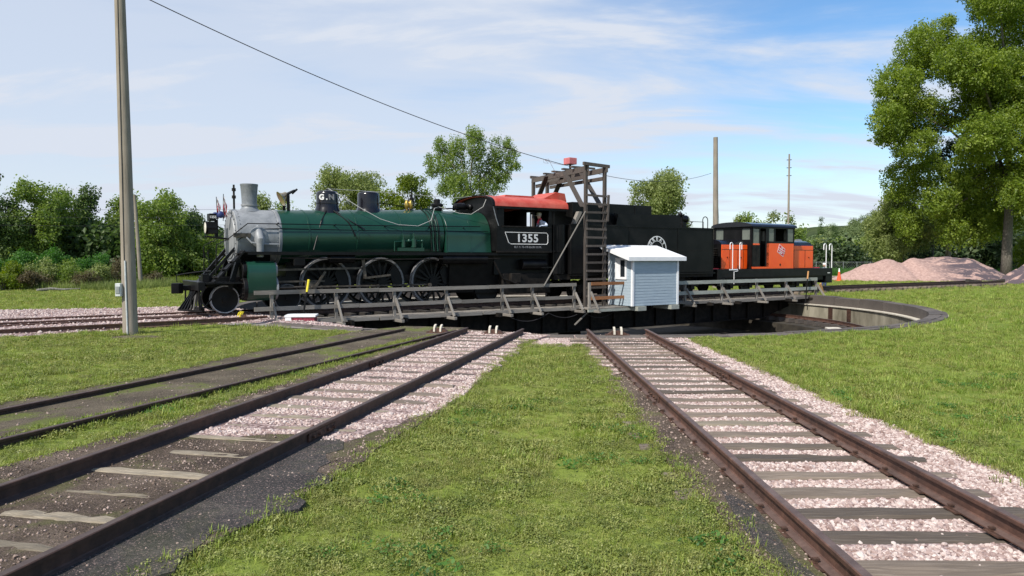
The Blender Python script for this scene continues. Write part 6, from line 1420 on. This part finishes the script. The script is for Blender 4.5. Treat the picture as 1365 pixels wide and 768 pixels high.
# trees beyond the diesel
G2 = 'distant trees beyond the diesel cab'
for i, (x, y, hw, m_, lb) in enumerate(((984, 288, 20, 'leaf_olive', 'distant tree just left of the diesel cab'), (1068, 300, 16, 'leaf_mid', 'low distant tree just right of the diesel cab roof'), (962, 300, 18, 'leaf_yellow', 'small yellowish tree between the tender and the diesel hood'), (1005, 282, 26, 'leaf_mid', 'rounded distant tree over the left part of the diesel cab roof'), (1030, 284, 13, 'leaf_olive', 'narrow distant tree over the middle of the diesel cab roof'), (1049, 288, 14, 'leaf_yellow', 'yellow-leaved distant tree over the right part of the diesel cab roof'))):
    ptree('distant_tree', lb, x, y, hw, 130, .08, mat=m_, seed=40 + i, nbl=12, clump=1.0, group=G2)
G3 = 'trees of the far row left of the stone heap'
for i, (x, y, hw) in enumerate(((1072, 324, 20), (1094, 320, 18), (1112, 326, 20), (1130, 322, 22), (1152, 322, 24), (1176, 322, 20))):
    lb = ['low tree touching the right hood of the diesel', 'tree over the white hooped handrails', 'small tree just right of the handrails', 'rounded tree above the traffic cone', 'broad tree above the left shoulder of the stone heap', 'tree at the foot of the dark olive tree'][i]
    ptree('hedgerow_tree', lb, x, y, hw, 110, .03, mat='leaf_olive' if i % 2 else 'leaf_mid', seed=50 + i, nbl=12, clump=.9, group=G3)
# right side
ptree('olive_tree', 'dark round-topped tree left of the great cottonwood, behind the stone heap', 1203, 250, 44, 84, .06, mat='leaf_olive', seed=61, nbl=26, clump=.62, shape='wide')
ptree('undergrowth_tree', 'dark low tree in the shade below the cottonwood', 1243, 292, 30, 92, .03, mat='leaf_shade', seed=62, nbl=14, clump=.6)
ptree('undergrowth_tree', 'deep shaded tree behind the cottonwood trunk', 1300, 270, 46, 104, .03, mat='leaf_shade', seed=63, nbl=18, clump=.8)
ptree('undergrowth_tree', 'pale yellow-green bush right of the cottonwood trunk', 1362, 318, 22, 84, .02, mat='leaf_yellow', seed=64, nbl=10, clump=.5)
Yc = 74; X0 = at(1342, 344, Yc).x; sc_ = Yc / F_PX; bl = []; rr = random.Random(5)
for (x, y, rw, rh) in ((1190, 160, 26, 22), (1190, 180, 16, 10), (1205, 130, 26, 26), (1215, 95, 30, 28), (1235, 60, 30, 26), (1260, 35, 30, 22), (1290, 15, 32, 26), (1330, -5, 44, 40), (1390, -30, 60, 50), (1225, 190, 30, 20), (1250, 150, 34, 30),
                       (1262, 105, 34, 30), (1290, 70, 36, 30), (1320, 110, 40, 34), (1350, 60, 44, 36), (1390, 100, 50, 44), (1280, 185, 36, 26), (1320, 170, 38, 30), (1360, 150, 42, 34), (1400, 190, 46, 40), (1230, 235, 24, 30), (1262, 225, 26, 28), (1300, 225, 34, 26),
                       (1345, 215, 36, 30), (1385, 245, 40, 34), (1258, 268, 24, 24), (1292, 272, 26, 28), (1330, 262, 30, 26), (1425, 60, 50, 50), (1440, 140, 50, 50), (1212, 160, 22, 22), (1282, 308, 20, 22), (1318, 300, 22, 26), (1360, 292, 26, 26), (1245, 300, 16, 22), (1198, 110, 14, 16), (1238, 290, 14, 22), (1310, -20, 34, 24), (1345, 250, 30, 24), (1368, 228, 30, 26), (1330, 288, 26, 20), (1376, 282, 28, 24), (1240, 130, 26, 24), (1300, 140, 32, 28), (1268, 70, 26, 22), (1340, 110, 34, 30), (1300, 100, 34, 30), (1322, 150, 34, 28), (1290, 200, 30, 26), (1310, 245, 30, 24), (1240, 95, 26, 24)):
    z = at(x, y, Yc).z; dy = -3.4 if (x, y) in ((1345, 250), (1345, 215), (1360, 150), (1368, 228), (1330, 262)) else rr.uniform(-4.0, 4.0) if y < 225 else rr.uniform(1.0, 5.0); bl.append((Vector(((x - 1342) * sc_, dy, z)), Vector((rw * sc_ * 1.0, rw * sc_ * 1.1, rh * sc_ * .97))))
for c_, r_ in list(bl):                            # ragged sprays round the lobes
    for q_ in range(3):
        d_ = Vector((rr.gauss(0, 1), rr.gauss(0, 1), rr.gauss(0, 1))).normalized(); f_ = rr.uniform(.16, .34)
        bl.append((c_ + Vector((d_.x * r_.x, d_.y * r_.y, d_.z * r_.z)) * rr.uniform(.9, 1.12), r_ * f_))
ct = tree('cottonwood_tree', 'huge cottonwood towering over the stone heaps with pale trunk', (X0, Yc), 28, 9, 4.5, mat='leaf_cotton', seed=71, bl=bl, clump=.55, dens=1.35, bark='bark', trunk_r=.48, limbs=22, inner=.25)
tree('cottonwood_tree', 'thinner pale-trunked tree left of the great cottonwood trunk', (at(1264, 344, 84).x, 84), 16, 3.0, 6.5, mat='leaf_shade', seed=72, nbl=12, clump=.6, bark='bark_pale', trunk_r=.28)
# shrubs in front of the left trees
G4 = 'shrubs along the left edge of the lawn'
shr = [(-18, 340, 24, 50, 'leaf_fresh'), (14, 352, 22, 47, 'leaf_yellow'), (36, 338, 26, 52, 'leaf_fresh'), (58, 350, 22, 48, 'leaf_olive'), (80, 330, 26, 53, 'leaf_fresh'), (98, 350, 22, 49, 'leaf_mid'), (120, 334, 24, 53, 'leaf_fresh'), (132, 356, 20, 49, 'leaf_olive'), (152, 352, 18, 50, 'leaf_brown'), (168, 360, 14, 51, 'leaf_mid'), (205, 366, 16, 53, 'leaf_brown'), (44, 366, 24, 46.5, 'leaf_brown'), (2, 368, 20, 45.5, 'leaf_yellow'), (112, 368, 20, 47.5, 'leaf_brown')]
lbs = ['tall fresh green shrub at the left edge of the lawn', 'low yellowish shrub near the left edge', 'tall fresh green shrub above the fallen log', 'low olive shrub right of the fallen log', 'tallest fresh green shrub in the middle of the row', 'mid green shrub with grey leaves', 'tall shrub left of the near pole', 'low olive shrub at the foot of the pole row', 'brownish dry shrub just left of the near pole', 'small shrub half hidden by the near pole', 'dry brown weeds around the short leaning pole', 'dry reddish shrub low at the lawn edge behind the log', 'yellow-green shrub lowest at the left edge', 'brown weedy shrub low in front of the tall ones']
for i, (x, y, hw, Y, m_) in enumerate(shr):
    ptree('shrub', lbs[i], x, y, hw, Y, .0, mat=m_, seed=80 + i, nbl=9, clump=.30, cat='shrub', trunk_r=.035, group=G4, limbs=5, stems=3, rmin=.3, rmax=.5)

# ------------------------------------------------------------------ far wood, hill
def field(name, label, P, sc0, sc1, mat, tpl=CLX):
    n = len(P); rot = rng.uniform(0, 6.28, (n, 3)); rot[:, :2] = rng.normal(0, .3, (n, 2)); o = scatter(name, tpl, P, rot, rng.uniform(sc0, sc1, n), rng.integers(0, 4, n), [M[mat]]); tag(o, label, 'woodland')
P = []
for k in range(230):
    ang = R(-46 + 92 * rng.random()); d = rng.uniform(150, 230); c = np.array([d * math.sin(ang), d * math.cos(ang), 0]); h = rng.uniform(3.2, 6.5) * (1.15 if ang < R(-15) else .85 if ang < R(20) else 1.1); r_ = rng.uniform(3, 6)
    m_ = 110; v = rng.normal(size=(m_, 3)); v /= np.linalg.norm(v, axis=1)[:, None]; v[:, 2] = np.abs(v[:, 2]); P.append(c + v * np.array([r_, r_, h]) * rng.uniform(.7, 1, (m_, 1)))
field('far_wood', 'distant band of trees all along the horizon', np.vstack(P), 1.0, 1.9, 'leaf_far')
P = []
for k in range(70):
    ang = R(rng.uniform(-47, -16)); d = rng.uniform(74, 96); c = np.array([d * math.sin(ang), d * math.cos(ang), 0]); h = rng.uniform(3.5, 6.0); r_ = rng.uniform(2, 3.5); m_ = 120; v = rng.normal(size=(m_, 3)); v /= np.linalg.norm(v, axis=1)[:, None]; v[:, 2] = np.abs(v[:, 2]); P.append(c + v * np.array([r_, r_, h]) * rng.uniform(.7, 1, (m_, 1)))
field('undergrowth', 'dark thicket behind the left tree line', np.vstack(P), .9, 1.6, 'leaf_dark', CL)
P = []
for k in range(60):
    c = np.array([rng.uniform(44, 92), rng.uniform(100, 122), 0]); h = rng.uniform(2.5, 4.2) + (3 if c[0] > 60 else 0); r_ = rng.uniform(2.5, 4.5); m_ = 120; v = rng.normal(size=(m_, 3)); v /= np.linalg.norm(v, axis=1)[:, None]; v[:, 2] = np.abs(v[:, 2]); P.append(c + v * np.array([r_, r_, h]) * rng.uniform(.7, 1, (m_, 1)))
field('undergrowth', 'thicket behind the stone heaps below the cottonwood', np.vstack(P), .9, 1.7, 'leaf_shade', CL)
# wooded hill to the right
b = bmesh.new(); gx, gy = 60, 24; HX = []
def hill_h(x, y):
    crest = 30 * (1 / (1 + math.exp(-(x - 215) / 22))) + 6 * noise.noise(Vector((x * .012, y * .012, 3))); f = math.exp(-((y - 470) / 110) ** 2) if y < 470 else 1
    return max(-1, crest * f - 1)
vs = [[b.verts.new((120 + 600 * i / gx, 260 + 420 * j / gy, hill_h(120 + 600 * i / gx, 260 + 420 * j / gy))) for j in range(gy + 1)] for i in range(gx + 1)]
for i in range(gx):
    for j in range(gy): b.faces.new((vs[i][j], vs[i + 1][j], vs[i + 1][j + 1], vs[i][j + 1]))
me = bpy.data.meshes.new('hill'); b.to_mesh(me); b.free(); me.shade_smooth(); link('hill', me, M['hillside'], None, 'structure')
P = []
for k in range(700):
    x = rng.uniform(150, 420); y = rng.uniform(300, 520); z = hill_h(x, y)
    if z < .5: continue
    r_ = rng.uniform(3.5, 7); h = rng.uniform(4, 12); m_ = 70; v = rng.normal(size=(m_, 3)); v /= np.linalg.norm(v, axis=1)[:, None]; v[:, 2] = np.abs(v[:, 2]); P.append(np.array([x, y, z - 1]) + v * np.array([r_, r_, h]) * rng.uniform(.75, 1, (m_, 1)))
field('hillside_wood', 'woodland covering the far hill to the right', np.vstack(P), 1.1, 2.1, 'leaf_far', CL)
for x, y, lb in ((1094, 291, 'dark spire of a conifer on the hillside, the nearer one'), (1112, 296, 'smaller dark conifer on the hillside')):
    Y = 300; X = at(x, 344, Y).x; H = at(x, y, Y).z; bl = [(Vector((0, 0, H * t)), Vector((2.6 * (1.05 - t) + .3, 2.6 * (1.05 - t) + .3, H * .10))) for t in (.15, .3, .45, .6, .72, .84, .93)]
    tree('conifer_tree', lb, (X, Y), H, 2.5, 1, mat='leaf_dark', seed=x, bl=bl, clump=1.1, dens=.8, limbs=0)

# ------------------------------------------------------------------ stone heaps, cone, bumper, fences, small things
def heap(name, label, cx_, cy_, prof, depth, seed):
    """prof: (x offset, height) along the width"""
    t = empty(name, (cx_, cy_, 0), 0, label, 'stone heap'); xs = [p[0] for p in prof]; hs = [p[1] for p in prof]; nx, ny = 90, 34; b = bmesh.new(); V = []
    for i in range(nx + 1):
        x = xs[0] + (xs[-1] - xs[0]) * i / nx; h = float(np.interp(x, xs, hs)); row = []
        for j in range(ny + 1):
            v_ = -1 + 2 * j / ny; d = max(h * 1.5, .4) + .4; y = v_ * depth / 2; f = max(0, 1 - abs(y) / d); z = h * (f ** .85) * (1 - .10 * (1 - f)) + .16 * noise.noise(Vector((x * .9 + seed, y * .9, 0))) * min(1, h) + .05 * noise.noise(Vector((x * 3 + seed, y * 3, 0)))
            row.append(b.verts.new((x, y, max(z, -.05) if f > 0 else -.05)))
        V.append(row)
    for i in range(nx):
        for j in range(ny): b.faces.new((V[i][j], V[i + 1][j], V[i + 1][j + 1], V[i][j + 1]))
    me = bpy.data.meshes.new('heap_surface'); b.to_mesh(me); b.free(); me.shade_smooth(); link('heap_surface', me, M['pile'], t); return t
Yp = 66.0
def hp(pts, Y, x0): return [((x - x0) * Y / F_PX, max(.05, at(x, y, Y).z)) for x, y in pts]
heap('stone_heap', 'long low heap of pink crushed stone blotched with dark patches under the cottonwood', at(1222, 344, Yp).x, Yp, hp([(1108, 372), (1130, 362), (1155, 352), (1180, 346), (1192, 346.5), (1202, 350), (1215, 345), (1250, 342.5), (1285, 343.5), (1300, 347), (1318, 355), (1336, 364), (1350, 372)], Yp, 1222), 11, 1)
Yq = 58.0
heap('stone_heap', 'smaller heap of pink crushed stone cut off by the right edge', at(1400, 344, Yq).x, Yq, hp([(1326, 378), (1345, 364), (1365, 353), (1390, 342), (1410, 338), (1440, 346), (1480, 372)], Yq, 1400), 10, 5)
p = at(1119, 344, 64); cn = empty('traffic_cone', (p.x, 64, 0), 0, 'orange traffic cone with a white top at the left end of the stone heap', 'traffic cone'); ORG[cn.name] = Vector()
MB().lathe([(.24, .03), (.20, .06), (.135, .42), (.07, .82)], n=18).build('cone_body', M['rubber'], cn); MB().lathe([(.075, .82), (.035, 1.12), (.02, 1.13), (.001, 1.13)], n=14).build('reflective_collar', M['white'], cn); MB().b2(-.30, .30, -.30, .30, 0, .04).build('cone_base', M['rubber'], cn, smooth=False)
# bumper: crossed timbers at the end of the far siding
e = rad_pt(PHI + PI, 40.6); bt = empty('track_bumper', (e.x, e.y, 0), RZ, 'two dark crossed timbers ending the raised siding on the far lawn', 'bumper'); ORG[bt.name] = Vector()
a = gnd(1290, 377.5) - Vector((e.x, e.y, 0)); 
def loc2(px_, py_, z, Y=None):
    q = at(px_, py_, Y or e.y) - Vector((e.x, e.y, 0)); q = Matrix.Rotation(-RZ, 3, 'Z') @ q; return q
MB().bar(loc2(1289, 374.2, 0, e.y - 1.0), loc2(1317, 379.0, 0, e.y - .6), .30, .26).build('timber', M['creosote'], bt, smooth=False); MB().bar(loc2(1305, 379.5, 0, e.y + .2), loc2(1338, 374.2, 0, e.y + .4), .30, .26).build('timber', M['creosote'], bt, smooth=False)
p = gnd(1257, 374.5); q = gnd(1325, 371.5); MBt = empty('pale_timber', p, 0, 'pale bleached beam lying on the grass in front of the stone heap', 'timber'); ORG[MBt.name] = p.copy()
MB().bar(p + Vector((0, 0, .08)), q + Vector((0, 0, .08)), .22, .18).build('beam', M['rail_green'], MBt, smooth=False)
p = gnd(49, 388.5); q = gnd(107, 387); lg = empty('fallen_log', p, 0, 'grey fallen log on the grass in front of the left shrubs', 'log'); ORG[lg.name] = p.copy()
MB().tube([p + Vector((0, 0, .06)), p.lerp(q, .3) + Vector((0, .15, .12)), p.lerp(q, .6) + Vector((0, -.1, .07)), q + Vector((0, 0, .10))], [.09, .10, .07, .04], 8).build('log_stem', M['bark_pale'], lg)
# white-topped dark red box by the pit
p = gnd(400, 430.5); bx = empty('equipment_box', (p.x, p.y + .1, 0), R(6), 'low white-lidded dark red box on the ground by the pit edge', 'box'); ORG[bx.name] = Vector()
MB().b2(-.42, .44, -.15, .35, .0, .19).build('box_body', M['darkred'], bx, smooth=False, bevel=.008); MB().b2(-.45, -.27, -.17, .36, .0, .185).build('box_end', M['white'], bx, smooth=False); MB().prism([(-.18, .185), (.42, .20), (.42, .25), (-.18, .235)], 'x', -.47, .47).build('box_lid', M['white'], bx, smooth=False)
# chain link fence beyond the lawn, right
fc = empty('chain_link_fence', (40, 92, 0), 0, 'grey chain link fence crossing the far lawn behind the traffic cone', 'fence'); ORG[fc.name] = Vector((40, 92, 0))
xs0, xs1 = at(1070, 344, 92).x, at(1215, 344, 92).x; nn = 8
for k in range(nn + 1): x = xs0 + (xs1 - xs0) * k / nn; MB().cyl((x, 92, 0), (x, 92, 1.55), .035, n=6).build('post', M['galv'], fc)
for z in (1.5, .15): MB().cyl((xs0, 92, z), (xs1, 92, z), .028, n=6).build('fence_rail', M['galv'], fc)
m = MB(); stp = .30; nx = int((xs1 - xs0) / stp)
for k in range(nx):
    x = xs0 + stp * k; m.bar((x, 92.02, .15), (x + 1.35, 92.02, 1.5), .008, .008); m.bar((x + 1.35, 91.98, .15), (x, 91.98, 1.5), .008, .008)
m.build('wire_mesh', M['galv'], fc, smooth=False, kind='stuff')
# pipe rail fence, left beyond the lawn
Yf = 68; fl = empty('pipe_fence', (at(240, 344, Yf).x, Yf, 0), 0, 'low grey pipe rail fence behind the pilot of the steam engine', 'fence'); ORG[fl.name] = Vector((at(240, 344, Yf).x, Yf, 0)); x0, x1 = at(238, 344, Yf).x, at(345, 344, Yf).x
MB().cyl((x0, Yf, 1.25), (x1, Yf, 1.25), .05, n=8).build('pipe_rail', M['galv'], fl)
for k in range(5): x = x0 + (x1 - x0) * k / 4; MB().cyl((x, Yf, 0), (x, Yf, 1.25), .045, n=6).build('post', M['galv'], fl)
# long grass and weeds in the distance
def weeds(name, label, polyf, n, h, mat):
    Q = np.array([polyf() for _ in range(n)]); rot = rng.uniform(0, 6.28, (n, 3)); rot[:, :2] = rng.normal(0, .15, (n, 2)); sc = rng.uniform(.6, 1.2, n)[:, None] * np.array([3.5, 3.5, h])[None, :]
    o = scatter(name, GT, np.column_stack([Q, np.zeros(n)]), rot, sc, rng.choice([0, 1, 4], n), [M[mat], M[mat], M[mat]]); tag(o, label, 'weeds')
weeds('weeds', 'tall weeds along the foot of the left shrubs', lambda: (rng.uniform(-36, -24), rng.uniform(46, 56)), 2600, 9, 'leaf_olive')
weeds('weeds', 'rank grass behind the chain link fence', lambda: (rng.uniform(30, 62), rng.uniform(84, 104)), 5000, 12, 'leaf_fresh')
weeds('weeds', 'pale meadow grass beyond the short leaning pole', lambda: (rng.uniform(-28, -16), rng.uniform(52, 66)), 3000, 8, 'leaf_yellow')
# small white building half hidden in the far trees
Yw = 190; p = at(1166, 344, Yw); ws = empty('white_shed', (p.x, Yw, 0), R(20), 'tiny white gabled shed among the far trees above the stone heap', 'shed'); ORG[ws.name] = Vector()
MB().b2(-2.0, 2.0, -1.5, 1.5, 0, 3.4).build('wall', M['white'], ws, smooth=False); MB().prism([(-2.3, 3.4), (2.3, 3.4), (0, 4.6)], 'y', -1.8, 1.8).build('roof', M['galv'], ws, smooth=False)
